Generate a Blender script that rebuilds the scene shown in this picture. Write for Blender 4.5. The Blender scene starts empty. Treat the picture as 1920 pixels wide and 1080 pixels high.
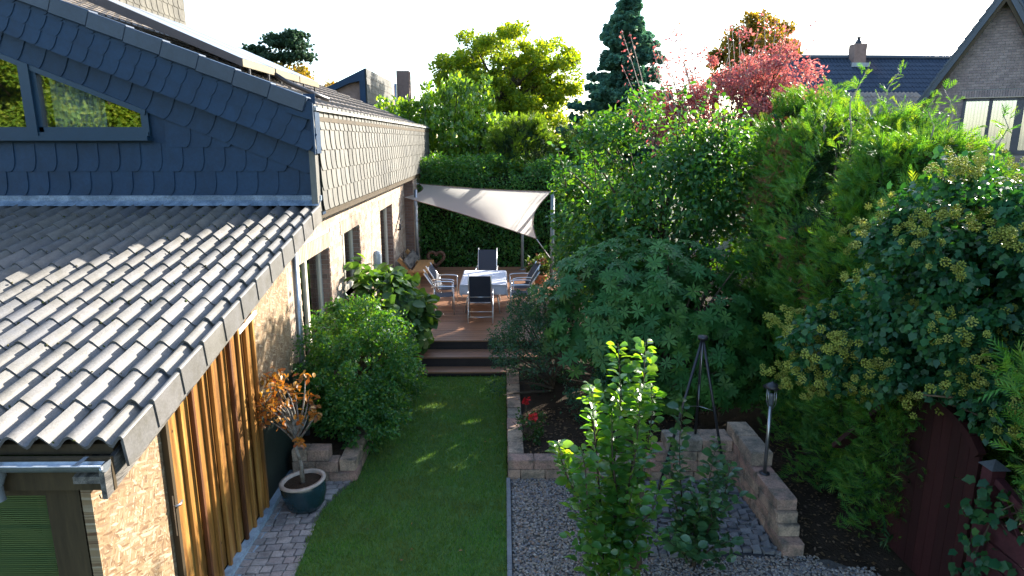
import bpy, math, random
import numpy as np
from mathutils import Vector, Matrix, Euler
R = math.radians
random.seed(7); rng = np.random.default_rng(7)
sc = bpy.context.scene; COL = sc.collection

# ---------------- camera, sky, sun, exposure ----------------
cam = bpy.data.cameras.new('camera'); camo = bpy.data.objects.new('camera', cam); COL.objects.link(camo)
camo.location = (0, 0, 4.35); camo.rotation_euler = (R(90) - math.atan(277 / 1230), 0, -math.atan(15 / 1230))
cam.sensor_width = 36; cam.lens = 36 * 1230 / 1920; cam.clip_end = 3000; cam.clip_start = .05
sc.camera = camo
SUN_AZ, SUN_EL = 41.0, 23.5      # azimuth counted from +X towards +Y
world = bpy.data.worlds.new('World'); sc.world = world; world.use_nodes = True
wn = world.node_tree.nodes; sky = wn.new('ShaderNodeTexSky'); sky.sky_type = 'NISHITA'; sky.sun_disc = False
sky.sun_elevation = R(SUN_EL); sky.sun_rotation = R(90 - SUN_AZ); sky.air_density = 1.0; sky.dust_density = 1.0; sky.ozone_density = 1.6
world.node_tree.links.new(sky.outputs[0], wn['Background'].inputs[0]); wn['Background'].inputs[1].default_value = 0.125
sl = bpy.data.lights.new('sun', 'SUN'); so = bpy.data.objects.new('sun', sl); COL.objects.link(so)
sl.energy = 4.6; sl.angle = R(0.55); sl.color = (1.0, .92, .80)
sv = Vector((math.cos(R(SUN_AZ)) * math.cos(R(SUN_EL)), math.sin(R(SUN_AZ)) * math.cos(R(SUN_EL)), math.sin(R(SUN_EL))))
so.rotation_euler = (-sv).to_track_quat('-Z', 'Y').to_euler(); so.location = sv * 60
vs = sc.view_settings; vs.view_transform = 'Standard'; vs.look = 'None'; vs.exposure = 2.15; vs.gamma = 1; vs.use_curve_mapping = False
try:
    sc.cycles.max_bounces = 8; sc.cycles.transparent_max_bounces = 12; sc.cycles.sample_clamp_indirect = 6
except Exception: pass

# ---------------- materials ----------------
MATS = {}
def newmat(name):
    m = bpy.data.materials.new(name); m.use_nodes = True
    nt = m.node_tree; return m, nt, nt.nodes, nt.links, nt.nodes['Principled BSDF']
def bump(nt, fac, strength, dist, b):
    bp = nt.nodes.new('ShaderNodeBump'); bp.inputs['Strength'].default_value = strength; bp.inputs['Distance'].default_value = dist
    nt.links.new(fac, bp.inputs['Height']); nt.links.new(bp.outputs[0], b.inputs['Normal'])
def objrand(nt):
    """random number per object and per mesh island"""
    a = nt.nodes.new('ShaderNodeObjectInfo').outputs['Random']; g = nt.nodes.new('ShaderNodeNewGeometry').outputs['Random Per Island']
    m = nt.nodes.new('ShaderNodeMath'); m.operation = 'ADD'; nt.links.new(a, m.inputs[0]); nt.links.new(g, m.inputs[1])
    f = nt.nodes.new('ShaderNodeMath'); f.operation = 'FRACT'; nt.links.new(m.outputs[0], f.inputs[0]); return f.outputs[0]
def ramp(nt, fac, cols, pos=None):
    r = nt.nodes.new('ShaderNodeValToRGB'); e = r.color_ramp.elements
    pos = pos or [i / (len(cols) - 1) for i in range(len(cols))]
    while len(e) < len(cols): e.new(.5)
    for i, c in enumerate(cols): e[i].position = pos[i]; e[i].color = (*c, 1)
    nt.links.new(fac, r.inputs[0]); return r.outputs[0]
def noise(nt, scale, detail=4, rough=.55, vec=None, stretch=None):
    n = nt.nodes.new('ShaderNodeTexNoise'); n.inputs['Scale'].default_value = scale; n.inputs['Detail'].default_value = detail; n.inputs['Roughness'].default_value = rough
    g = nt.nodes.new('ShaderNodeNewGeometry').outputs['Position'] if vec is None else vec
    if stretch:
        mp = nt.nodes.new('ShaderNodeMapping'); mp.inputs['Scale'].default_value = stretch; nt.links.new(g, mp.inputs[0]); g = mp.outputs[0]
    nt.links.new(g, n.inputs['Vector']); return n.outputs['Fac']
def mixc(nt, fac, a, b, mode='MIX'):
    m = nt.nodes.new('ShaderNodeMix'); m.data_type = 'RGBA'; m.blend_type = mode
    if isinstance(fac, float): m.inputs[0].default_value = fac
    else: nt.links.new(fac, m.inputs[0])
    for s, v in ((6, a), (7, b)):
        if isinstance(v, tuple): m.inputs[s].default_value = (*v, 1)
        else: nt.links.new(v, m.inputs[s])
    return m.outputs[2]
def solid(name, cols, rough=.6, nscale=8, namt=.35, spec=.4, metal=0, bstr=.2, bdist=.01, stretch=None, nscale2=None, dirt=None, bscale=None):
    """cols = list of base colours picked per object / island, weathered by two noises"""
    if name in MATS: return MATS[name]
    m, nt, nd, lk, b = newmat(name)
    c = ramp(nt, objrand(nt), cols) if len(cols) > 1 else None
    base = c if c is not None else cols[0]
    n1 = noise(nt, nscale, 5, .6, stretch=stretch)
    dk = dirt or tuple(v * .45 for v in cols[0])
    f = nt.nodes.new('ShaderNodeMapRange'); f.inputs['From Min'].default_value = .42; f.inputs['From Max'].default_value = .72; f.inputs['To Max'].default_value = namt * 1.6
    lk.new(n1, f.inputs[0])
    out = mixc(nt, f.outputs[0], base, dk)
    n2 = noise(nt, nscale2 or nscale * 9, 3, .7, stretch=stretch)
    f2 = nt.nodes.new('ShaderNodeMapRange'); f2.inputs['From Min'].default_value = .3; f2.inputs['From Max'].default_value = .7; f2.inputs['To Min'].default_value = 1 - namt * .5; f2.inputs['To Max'].default_value = 1 + namt * .4
    lk.new(n2, f2.inputs[0]); mul = nt.nodes.new('ShaderNodeMix'); mul.data_type = 'RGBA'; mul.blend_type = 'MULTIPLY'; mul.inputs[0].default_value = 1
    lk.new(out, mul.inputs[6]); lk.new(f2.outputs[0], mul.inputs[7])
    lk.new(mul.outputs[2], b.inputs['Base Color']); b.inputs['Roughness'].default_value = rough; b.inputs['Specular IOR Level'].default_value = spec; b.inputs['Metallic'].default_value = metal
    if bstr: bump(nt, noise(nt, bscale or nscale * 5, 4, .65, stretch=stretch), bstr, bdist, b)
    MATS[name] = m; return m
def leafmat(name, cols, trans=.45, tcol=None, rough=.42, spec=.35, patch=None):
    """cols = per-leaf colours; light passes through the blade"""
    if name in MATS: return MATS[name]
    m, nt, nd, lk, b = newmat(name)
    c = ramp(nt, objrand(nt), cols)
    n = noise(nt, 1.3, 3, .6)
    f = nt.nodes.new('ShaderNodeMapRange'); f.inputs['From Min'].default_value = .35; f.inputs['From Max'].default_value = .68; f.inputs['To Max'].default_value = .75
    lk.new(n, f.inputs[0])
    c = mixc(nt, f.outputs[0], c, patch or tuple(v * .62 for v in cols[0]))
    lk.new(c, b.inputs['Base Color']); b.inputs['Roughness'].default_value = rough; b.inputs['Specular IOR Level'].default_value = spec
    t = nd.new('ShaderNodeBsdfTranslucent'); hs = nd.new('ShaderNodeMix'); hs.data_type = 'RGBA'; hs.blend_type = 'MULTIPLY'; hs.inputs[0].default_value = 1
    lk.new(c, hs.inputs[6]); hs.inputs[7].default_value = (*(tcol or (3.0, 2.4, .5)), 1); lk.new(hs.outputs[2], t.inputs[0])
    mx = nd.new('ShaderNodeMixShader'); mx.inputs[0].default_value = trans
    lk.new(b.outputs[0], mx.inputs[1]); lk.new(t.outputs[0], mx.inputs[2]); lk.new(mx.outputs[0], nd['Material Output'].inputs[0])
    MATS[name] = m; return m

slate_m = solid('slate', [(0.006, 0.027, 0.062), (0.008, 0.032, 0.072), (0.006, 0.029, 0.066)], .5, 3, .35, .28, bstr=.25, bdist=.004, bscale=30)  # shaded copy of the slate, blue shade put into the colour
slate_sun = solid('sunlit slate', [(0.122, 0.120, 0.108), (0.162, 0.155, 0.135), (0.142, 0.137, 0.120)], .6, 1.2, .4, .25, bstr=.2, bdist=.003, bscale=30, stretch=(1, 1, .35))  # same slate on sun-facing walls, sunlight put into the paler colour
tile_m = solid('concrete roof tile', [(0.097, 0.096, 0.093), (0.130, 0.124, 0.118), (0.111, 0.108, 0.104), (0.140, 0.132, 0.116), (0.076, 0.079, 0.087)], .5, 6, .45, .45, bstr=.25, bdist=.004, bscale=60, dirt=(.07, .065, .05))
tile_up = solid('sunlit roof tile', [(.19, .16, .13), (.25, .21, .17), (.21, .18, .155)], .5, 3, .3, .5, bstr=.25, bdist=.004, bscale=60)  # same kind of tile, sunlight put into the beige colour
dark_tile = solid('dark roof tile', [(.02, .035, .06), (.03, .045, .07)], .4, 3, .3, .5, bstr=.2, bdist=.004)
fascia_m = solid('weathered grey board', [(.16, .145, .125)], .75, 14, .9, .3, bstr=.5, bdist=.01, stretch=(1, .12, 1), dirt=(.02, .02, .02))
brown_m = solid('dark brown wood', [(.055, .038, .018)], .65, 3, .5, .3, bstr=.3, bdist=.004, stretch=(1, 1, .1))
darkwall_m = solid('black green board', [(.018, .028, .02)], .7, 3, .4, .3, bstr=.3, bdist=.004)
zinc_m = solid('zinc', [(.30, .33, .36)], .35, 5, .3, .6, metal=.7, bstr=.05)
alu_m = solid('aluminium', [(.62, .63, .65)], .3, 5, .1, .6, metal=.8, bstr=0)
steel_m = solid('brushed steel', [(.36, .37, .38)], .33, 5, .2, .6, metal=.9, bstr=0)
black_m = solid('black metal', [(.02, .02, .024)], .4, 5, .3, .5, bstr=0)
panel_m = solid('collector frame', [(.035, .028, .03)], .45, 5, .3, .5, bstr=0)
frame_m = solid('blue grey window frame', [(0.008, 0.034, 0.068)], .35, 5, .15, .5, bstr=0)
cream_m = solid('cream frame', [(.62, .58, .48)], .5, 5, .15, .4, bstr=0)
white_m = solid('white paint', [(.75, .74, .72)], .5, 5, .15, .4, bstr=0)
brick_m = solid('light brick', [(0.368, 0.281, 0.209), (0.432, 0.350, 0.266), (0.304, 0.213, 0.151), (0.400, 0.319, 0.252)], .8, 5, .3, .3, bstr=.4, bdist=.005)
brick_b = solid('brown brick', [(.20, .125, .10), (.26, .17, .14), (.15, .10, .085)], .8, 5, .3, .3, bstr=.3, bdist=.005)
mortar_m = solid('mortar', [(0.317, 0.295, 0.266)], .9, 9, .3, .2, bstr=.3)
mortar_d = solid('grey mortar', [(.22, .21, .20)], .9, 9, .3, .2, bstr=.3)
stone_m = solid('pink sandstone block', [(.40, .26, .19), (.44, .33, .23), (.36, .22, .17), (.38, .25, .18), (.30, .26, .20)], .85, 6, .75, .3, bstr=.7, bdist=.012, dirt=(.13, .115, .09), bscale=22)
cobble_m = solid('grey setts', [(.15, .15, .155), (.20, .195, .19), (.125, .125, .135), (.17, .155, .145)], .8, 7, .4, .3, bstr=.5, bdist=.006, bscale=40)
cobble_l = solid('light setts', [(.27, .26, .25), (.33, .31, .29), (.23, .225, .225), (.30, .26, .24)], .8, 5, .5, .3, bstr=.5, bdist=.006, bscale=40)
gravel_m = solid('gravel', [(0.184, 0.167, 0.149), (0.345, 0.287, 0.218), (0.127, 0.127, 0.138), (0.414, 0.380, 0.333), (0.253, 0.161, 0.103), (0.161, 0.172, 0.196), (0.299, 0.253, 0.207)], .8, 20, .2, .3, bstr=0)
soil_m = solid('soil', [(.045, .032, .022)], .95, 4, .5, .1, bstr=.8, bdist=.03, bscale=30)
deck_m = solid('deck boards', [(0.225, 0.110, 0.062), (0.275, 0.138, 0.076), (0.188, 0.097, 0.057)], .5, 5, .35, .4, bstr=.3, bdist=.004, stretch=(.12, 1, 1))
riser_m = solid('dark riser', [(.03, .022, .022)], .6, 5, .3, .3, bstr=.1)
bench_m = solid('orange pine slab', [(.48, .26, .10), (.42, .22, .08)], .6, 6, .4, .3, bstr=.2, stretch=(1, .2, 1))
wicker_m = solid('wicker', [(.10, .05, .03)], .7, 30, .5, .3, bstr=.6)
fabric_m = solid('navy mesh fabric', [(.035, .042, .06)], .7, 60, .2, .3, bstr=.1)
cloth_m = solid('pale tablecloth', [(.50, .52, .58)], .8, 5, .12, .2, bstr=.05)
glaze_m = solid('dark teal glaze', [(.012, .035, .045)], .18, 5, .3, .6, bstr=.03)
rim_m = solid('bare clay rim', [(.42, .36, .30)], .6, 9, .3, .3, bstr=.1)
terra_m = solid('terracotta', [(.45, .17, .08)], .8, 9, .3, .3, bstr=.1)
gate_m = solid('dark red stain', [(.035, .010, .010), (.045, .012, .012)], .6, 4, .4, .35, bstr=.3, bdist=.004, stretch=(1, 1, .12))
gate_l = solid('red brown stain', [(.075, .022, .026)], .6, 4, .4, .35, bstr=.3, bdist=.004)
bark_m = solid('bark', [(.085, .065, .045)], .9, 12, .5, .2, bstr=.7, bdist=.01)
barkp_m = solid('pale twig', [(.36, .30, .25)], .8, 12, .4, .2, bstr=.3)
barkg_m = solid('mottled grey bark', [(.25, .23, .20)], .85, 16, .8, .2, bstr=.5, dirt=(.07, .06, .04))
curtain_m = solid('pale curtain', [(.72, .78, .80)], .9, 5, .15, .1, bstr=.1)
screen_b = solid('yellow green timber', [(.36, .34, .12)], .7, 5, .3, .2, bstr=.1)
dark_room = solid('dark interior', [(.02, .02, .02)], .9, 5, .1, .1, bstr=0)
stone_g = solid('grey kerb', [(.20, .21, .22)], .85, 8, .4, .2, bstr=.4)

brown_s = solid('dark brown strip', [(.12, .045, .016), (.08, .03, .012)], .6, 5, .6, .3, bstr=.3, stretch=(1, 1, .12))  # darker brown tone for some of the cover strips
def board_mat():
    m, nt, nd, lk, b = newmat('orange glazed board')
    tc = nd.new('ShaderNodeTexCoord').outputs['Object']
    oi = nd.new('ShaderNodeObjectInfo').outputs['Random']
    cmb = nd.new('ShaderNodeVectorMath'); cmb.operation = 'ADD'
    sc3 = nd.new('ShaderNodeCombineXYZ'); 
    mu = nd.new('ShaderNodeMath'); mu.operation = 'MULTIPLY'; mu.inputs[1].default_value = 37; lk.new(oi, mu.inputs[0]); lk.new(mu.outputs[0], sc3.inputs[0]); lk.new(mu.outputs[0], sc3.inputs[1])
    lk.new(tc, cmb.inputs[0]); lk.new(sc3.outputs[0], cmb.inputs[1])
    n = noise(nt, 9, 6, .65, vec=cmb.outputs[0], stretch=(1, 1, .09))
    c = ramp(nt, n, [(.05, .022, .008), (.16, .065, .016), (.28, .13, .028), (.40, .23, .06), (.50, .38, .14)], [.32, .45, .54, .63, .76])
    c2 = mixc(nt, .35, c, ramp(nt, oi, [(.22, .095, .022), (.36, .19, .045), (.14, .065, .025)]))
    k = nd.new('ShaderNodeTexVoronoi'); k.inputs['Scale'].default_value = 5; lk.new(cmb.outputs[0], k.inputs['Vector'])
    kr = ramp(nt, k.outputs['Distance'], [(.0, .0, .0), (1, 1, 1)], [.04, .09])
    c3 = mixc(nt, kr, (.05, .018, .006), c2)
    lk.new(c3, b.inputs['Base Color']); b.inputs['Roughness'].default_value = .42
    bump(nt, n, .25, .005, b); return m
board_m = board_mat()
def osb_mat():
    """strand board: three layers of elongated voronoi chips at different angles"""
    m, nt, nd, lk, b = newmat('oriented strand board')
    tc = nd.new('ShaderNodeTexCoord').outputs['Object']
    wob = nd.new('ShaderNodeTexNoise'); wob.inputs['Scale'].default_value = 5; lk.new(tc, wob.inputs['Vector'])
    outs = []
    for i, (ang, s) in enumerate(((-35, 60), (-60, 50), (35, 62), (-20, 56), (70, 70))):
        mp = nd.new('ShaderNodeMapping'); mp.vector_type = 'TEXTURE'; mp.inputs['Rotation'].default_value = (R(ang), 0, 0); mp.inputs['Scale'].default_value = (1000, 1, 5.5); mp.inputs['Location'].default_value = (0, i * 3.1, i)
        dis = nd.new('ShaderNodeMix'); dis.data_type = 'RGBA'; dis.blend_type = 'LINEAR_LIGHT'; dis.inputs[0].default_value = .012; lk.new(tc, dis.inputs[6]); lk.new(wob.outputs['Color'], dis.inputs[7])
        lk.new(dis.outputs[2], mp.inputs[0])
        v = nd.new('ShaderNodeTexVoronoi'); v.inputs['Scale'].default_value = s; lk.new(mp.outputs[0], v.inputs['Vector']); sp = nd.new('ShaderNodeSeparateColor'); lk.new(v.outputs['Color'], sp.inputs[0])
        outs.append((sp.outputs[0], sp.outputs[1]))
    pal = [(.11, .055, .025), (.20, .13, .065), (.25, .18, .10), (.17, .11, .055), (.34, .28, .19), (.13, .075, .04), (.22, .15, .08)]
    cur = ramp(nt, outs[0][0], pal)
    for a, bb in outs[1:]:
        st = nd.new('ShaderNodeMath'); st.operation = 'GREATER_THAN'; st.inputs[1].default_value = .62; lk.new(bb, st.inputs[0])
        cur = mixc(nt, st.outputs[0], cur, ramp(nt, a, pal))
    lk.new(cur, b.inputs['Base Color']); b.inputs['Roughness'].default_value = .6
    bump(nt, outs[1][0], .3, .003, b); return m
osb_m = osb_mat()
def sail_mat():
    m, nt, nd, lk, b = newmat('white sail cloth'); b.inputs['Base Color'].default_value = (.86, .86, .84, 1); b.inputs['Roughness'].default_value = .8
    bump(nt, noise(nt, 220, 2, .5), .1, .001, b)
    t = nd.new('ShaderNodeBsdfTranslucent'); t.inputs[0].default_value = (.95, .94, .91, 1); mx = nd.new('ShaderNodeMixShader'); mx.inputs[0].default_value = .8
    lk.new(b.outputs[0], mx.inputs[1]); lk.new(t.outputs[0], mx.inputs[2]); lk.new(mx.outputs[0], nd['Material Output'].inputs[0]); return m
sail_m = sail_mat()
def glass_mat(name, mirror, tint=(1, 1, 1)):
    m, nt, nd, lk, b = newmat(name); nd.remove(b)
    g = nd.new('ShaderNodeBsdfGlossy'); g.inputs['Roughness'].default_value = .01; t = nd.new('ShaderNodeBsdfTransparent'); t.inputs[0].default_value = (*tint, 1)
    fr = nd.new('ShaderNodeFresnel'); fr.inputs[0].default_value = 1.5
    mr = nd.new('ShaderNodeMapRange'); mr.inputs['To Min'].default_value = mirror; mr.inputs['To Max'].default_value = 1; lk.new(fr.outputs[0], mr.inputs[0])
    mx = nd.new('ShaderNodeMixShader'); lk.new(mr.outputs[0], mx.inputs[0]); lk.new(t.outputs[0], mx.inputs[1]); lk.new(g.outputs[0], mx.inputs[2]); lk.new(mx.outputs[0], nd['Material Output'].inputs[0]); return m
glass_m = glass_mat('coated window glass', .25, (.8, .85, .85)); glass_d = glass_mat('window glass', .28, (.7, .75, .75))
def grass_ground():
    m, nt, nd, lk, b = newmat('turf')
    c = ramp(nt, noise(nt, 3.5, 6, .7), [(.03, .08, .014), (.05, .13, .02), (.09, .15, .035)], [.3, .55, .75])
    lk.new(c, b.inputs['Base Color']); b.inputs['Roughness'].default_value = .9; bump(nt, noise(nt, 60, 3, .7), .6, .02, b); return m
turf_m = grass_ground()
def land_mat():
    m, nt, nd, lk, b = newmat('meadow soil')
    c = ramp(nt, noise(nt, .25, 6, .7), [(.03, .028, .018), (.04, .06, .02), (.06, .07, .03)], [.35, .55, .75])
    lk.new(c, b.inputs['Base Color']); b.inputs['Roughness'].default_value = 1; return m
land_m = land_mat()

# ---------------- mesh helpers ----------------
def link(name, me, parent=None, loc=None):
    o = bpy.data.objects.new(name, me); COL.objects.link(o)
    if loc is not None: o.location = loc
    if parent is not None:
        o.parent = parent; o.matrix_parent_inverse = Matrix.Translation(-Vector(parent.location))
    return o
def tag(o, label=None, cat=None, group=None, kind=None):
    if label: o['label'] = label
    if cat: o['category'] = cat
    if group: o['group'] = group
    if kind: o['kind'] = kind
    return o
def thing(name, label, cat, loc=(0, 0, 0), group=None):
    o = bpy.data.objects.new(name, None); o.empty_display_size = .1; COL.objects.link(o); o.location = loc
    return tag(o, label, cat, group)
def kids(o): return [c for c in COL.objects if c.parent == o]
def copy_tree(o, parent=None, name=None):
    c = o.copy(); COL.objects.link(c)
    if parent is not None: mi = o.matrix_parent_inverse.copy(); c.parent = parent; c.matrix_parent_inverse = mi
    for ch in kids(o): copy_tree(ch, c)
    return c
class MB:
    def __init__(s): s.v = []; s.f = []; s.sm = []
    def add(s, vs_, fs, smooth=False):
        n = len(s.v); s.v += [tuple(p) for p in vs_]; s.f += [tuple(i + n for i in f) for f in fs]; s.sm += [smooth] * len(fs); return s
    def box(s, x0, x1, y0, y1, z0, z1, M=None):
        p = [(x0, y0, z0), (x1, y0, z0), (x1, y1, z0), (x0, y1, z0), (x0, y0, z1), (x1, y0, z1), (x1, y1, z1), (x0, y1, z1)]
        if M is not None: p = [M @ Vector(q) for q in p]
        return s.add(p, [(0, 3, 2, 1), (4, 5, 6, 7), (0, 1, 5, 4), (1, 2, 6, 5), (2, 3, 7, 6), (3, 0, 4, 7)])
    def cbox(s, c, d, M=None): return s.box(c[0] - d[0] / 2, c[0] + d[0] / 2, c[1] - d[1] / 2, c[1] + d[1] / 2, c[2] - d[2] / 2, c[2] + d[2] / 2, M)
    def bar(s, a, b, w, h, up=(0, 0, 1)):
        a = Vector(a); b = Vector(b); d = (b - a); L = d.length; d.normalize(); x = d.cross(Vector(up))
        if x.length < 1e-4: x = d.cross(Vector((1, 0, 0)))
        x.normalize(); z = x.cross(d); M = Matrix((x, d, z)).transposed().to_4x4(); M.translation = a
        return s.box(-w / 2, w / 2, 0, L, -h / 2, h / 2, M)
    def tube(s, pts, r, n=8, cap=True):
        pts = [Vector(p) for p in pts]; rr = r if isinstance(r, (list, tuple)) else [r] * len(pts); vs_ = []; fs = []; ref = None
        for i, p in enumerate(pts):
            d = (pts[min(i + 1, len(pts) - 1)] - pts[max(i - 1, 0)]).normalized()
            if ref is None: ref = Vector((1, 0, 0)) if abs(d.x) < .8 else Vector((0, 1, 0))
            x = (ref - d * ref.dot(d)).normalized(); ref = x; y = d.cross(x)
            for k in range(n):
                a = 2 * math.pi * k / n; vs_.append(p + (x * math.cos(a) + y * math.sin(a)) * rr[i])
        for i in range(len(pts) - 1):
            for k in range(n): fs.append((i * n + k, i * n + (k + 1) % n, (i + 1) * n + (k + 1) % n, (i + 1) * n + k))
        s.add(vs_, fs, True)
        if cap:
            m = len(s.v) - len(vs_); s.f += [tuple(m + k for k in reversed(range(n))), tuple(m + (len(pts) - 1) * n + k for k in range(n))]; s.sm += [False, False]
        return s
    def lathe(s, prof, n=24, c=(0, 0, 0), M=None):
        vs_ = []; fs = []
        for r, z in prof:
            for k in range(n):
                a = 2 * math.pi * k / n; p = Vector((c[0] + r * math.cos(a), c[1] + r * math.sin(a), c[2] + z)); vs_.append(M @ p if M else p)
        for i in range(len(prof) - 1):
            for k in range(n): fs.append((i * n + k, i * n + (k + 1) % n, (i + 1) * n + (k + 1) % n, (i + 1) * n + k))
        return s.add(vs_, fs, True)
    def prism(s, poly, a, b, axis='y'):
        """poly = 2D outline, extruded from a to b along axis; 'y': (x,z), 'x': (y,z), 'z': (x,y)"""
        def P(u, v, w): return (u, w, v) if axis == 'y' else ((w, u, v) if axis == 'x' else (u, v, w))
        n = len(poly); vs_ = [P(u, v, a) for u, v in poly] + [P(u, v, b) for u, v in poly]
        return s.add(vs_, [tuple(range(n)), tuple(reversed(range(n, 2 * n)))] + [(i, i + n, (i + 1) % n + n, (i + 1) % n) for i in range(n)])
    def mesh(s, name, mat):
        me = bpy.data.meshes.new(name); me.from_pydata(s.v, [], s.f); me.polygons.foreach_set('use_smooth', s.sm); me.materials.append(mat); me.update()
        return me
    def build(s, name, mat, parent=None, kind=None):
        me = s.mesh(name, mat)
        o = link(name, me, parent)
        if kind: o['kind'] = kind
        return o
def recalc(me):
    import bmesh
    bm = bmesh.new(); bm.from_mesh(me); bmesh.ops.recalc_face_normals(bm, faces=bm.faces); bm.to_mesh(me); bm.free(); return me
def bevel(me, w, seg=1, jit=0):
    import bmesh
    bm = bmesh.new(); bm.from_mesh(me); bmesh.ops.recalc_face_normals(bm, faces=bm.faces)
    bmesh.ops.bevel(bm, geom=list(bm.edges), offset=w, segments=seg, affect='EDGES', clamp_overlap=True)
    if jit:
        for v in bm.verts: v.co += Vector((random.uniform(-jit, jit), random.uniform(-jit, jit), random.uniform(-jit, jit)))
    bm.to_mesh(me); bm.free(); return me
def trimesh(name, V, F, mat, smooth=True):
    """fast mesh from numpy verts (n,3) and triangles (m,3)"""
    me = bpy.data.meshes.new(name); me.vertices.add(len(V)); me.vertices.foreach_set('co', np.ascontiguousarray(V, np.float32).ravel())
    me.loops.add(len(F) * 3); me.loops.foreach_set('vertex_index', np.ascontiguousarray(F, np.int32).ravel())
    me.polygons.add(len(F)); me.polygons.foreach_set('loop_start', np.arange(0, len(F) * 3, 3, dtype=np.int32)); me.polygons.foreach_set('loop_total', np.full(len(F), 3, np.int32))
    me.polygons.foreach_set('use_smooth', np.full(len(F), bool(smooth)))
    me.materials.append(mat); me.update(calc_edges=True); return me
def nrm(a): return a / np.maximum(np.linalg.norm(a, axis=-1, keepdims=True), 1e-9)
def scatter(tmpl, P, T, N, S):
    """instances of a template (verts along x = length, y = width, z = normal) baked into one mesh"""
    tv, tf = tmpl; T = nrm(T); Bv = nrm(np.cross(N, T)); Nn = np.cross(T, Bv)
    S = np.asarray(S).reshape(-1, 1, 1) if np.ndim(S) <= 1 else S[:, None, :]
    lv = tv[None] * S
    V = P[:, None] + lv[..., 0:1] * T[:, None] + lv[..., 1:2] * Bv[:, None] + lv[..., 2:3] * Nn[:, None]
    F = tf[None] + (np.arange(len(P)) * len(tv))[:, None, None]
    return V.reshape(-1, 3), F.reshape(-1, 3)
def A(x): return np.array(x, float)
LEAF2 = (A([(0, 0, 0), (.45, -.27, .07), (1, 0, -.05), (.45, .27, .07)]), np.array([(0, 1, 2), (0, 2, 3)]))
LEAF6 = (A([(0, 0, 0), (.35, -.27, .07), (.35, .27, .07), (.45, 0, -.01), (1, 0, -.16), (.75, -.2, .0), (.75, .2, .0)]), np.array([(0, 1, 3), (0, 3, 2), (1, 5, 3), (3, 5, 4), (3, 4, 6), (2, 3, 6)]))
def fan(outline):
    pts = [(.42, 0, 0)] + outline; n = len(outline); return (A(pts), np.array([(0, i + 1, (i + 1) % n + 1) for i in range(n)]))
IVY = fan([(0, 0, .02), (.0, -.30, -.03), (.25, -.30, .03), (.45, -.42, -.05), (.66, -.24, .04), (1.0, 0, -.12), (.66, .24, .04), (.45, .42, -.05), (.25, .30, .03), (.0, .30, -.03)])
WIDE = fan([(0, 0, 0), (.18, -.24, .07), (.5, -.36, .08), (.8, -.24, .0), (1, 0, -.14), (.8, .24, .0), (.5, .36, .08), (.18, .24, .07)])
ROUND = fan([(0, 0, 0), (.1, -.32, .05), (.4, -.47, .06), (.75, -.34, .0), (1, -.05, -.14), (.98, .06, -.14), (.75, .34, .0), (.4, .47, .06), (.1, .32, .05)])
def _spray():
    v = [(0, 0, 0), (1, 0, -.22)]; f = []; 
    v = []; 
    def t(a, b, c): n = len(v); v.extend([a, b, c]); f.append((n, n + 1, n + 2))
    t((0, -.03, 0), (0, .03, 0), (1.0, .03, -.22))
    for i, (x, L, s_) in enumerate(((.08, .34, 1), (.14, .40, -1), (.27, .44, 1), (.34, .38, -1), (.45, .36, 1), (.55, .30, -1), (.63, .24, 1), (.74, .16, -1))):
        z = -.22 * x * x
        t((x - .05, 0, z), (x + .07, 0, z), (x + L * .95, s_ * L * .62, z - .05 - .05 * (i % 3)))
    return (A(v), np.array(f))
_sp = _spray()
# weld the spray at its spine so that one spray is one island
SPRAY = (np.vstack([_sp[0], [[.5, 0, -.05]]]), np.vstack([_sp[1]] + [[[3 * i, 3 * i + 1, len(_sp[0])]] for i in range(len(_sp[1]))]))
def _ros(n=9, w=.16):
    v = [(0, 0, 0)]; f = []
    for k in range(n):
        a = 2 * math.pi * k / n + (k % 3) * .15; e = .15 + .12 * (k % 2); c, s_ = math.cos(a), math.sin(a)
        def P(r, t_, z): return (r * c - t_ * s_, r * s_ + t_ * c, z)
        b = len(v); v += [P(.5, -w, .5 * e + .04), P(.5, 0, .5 * e), P(.5, w, .5 * e + .04), P(1, 0, e * .2)]
        f += [(0, b, b + 1), (0, b + 1, b + 2), (b, b + 3, b + 1), (b + 1, b + 3, b + 2)]
    return (A(v), np.array(f))
ROSETTE = _ros()
def _tuft():
    v = [(0, 0, 0)]; f = []
    for k in range(7):
        a = 2 * math.pi * k / 7; b = len(v); v += [(.3 + .1 * (k % 2), .5 * math.cos(a), .5 * math.sin(a)), (.5, .42 * math.cos(a + .45), .42 * math.sin(a + .45)), (1.0, .12 * math.cos(a), .12 * math.sin(a))]
        f += [(0, b, b + 1), (0, b + 1, b + 2)]
    return (A(v), np.array(f))
TUFT = _tuft()
def _ball(n=20, r=.27):
    v = []; f = []
    for k in range(n):
        z = 1 - 2 * (k + .5) / n; q = math.sqrt(1 - z * z); a = k * 2.39996; c = A((q * math.cos(a), q * math.sin(a), z)); b = len(v)
        for d in ((1, 0, 0), (-1, 0, 0), (0, 1, 0), (0, -1, 0), (0, 0, 1), (0, 0, -1)): v.append(c + A(d) * r)
        f += [(b, b + 2, b + 4), (b + 2, b + 1, b + 4), (b + 1, b + 3, b + 4), (b + 3, b, b + 4), (b + 2, b, b + 5), (b + 1, b + 2, b + 5), (b + 3, b + 1, b + 5), (b, b + 3, b + 5)]
    v.append((0, 0, 0)); ce = len(v) - 1
    for k in range(n): f.append((ce, 6 * k, 6 * k + 2))
    return (A(v), np.array(f))
BALL = _ball()
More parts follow.
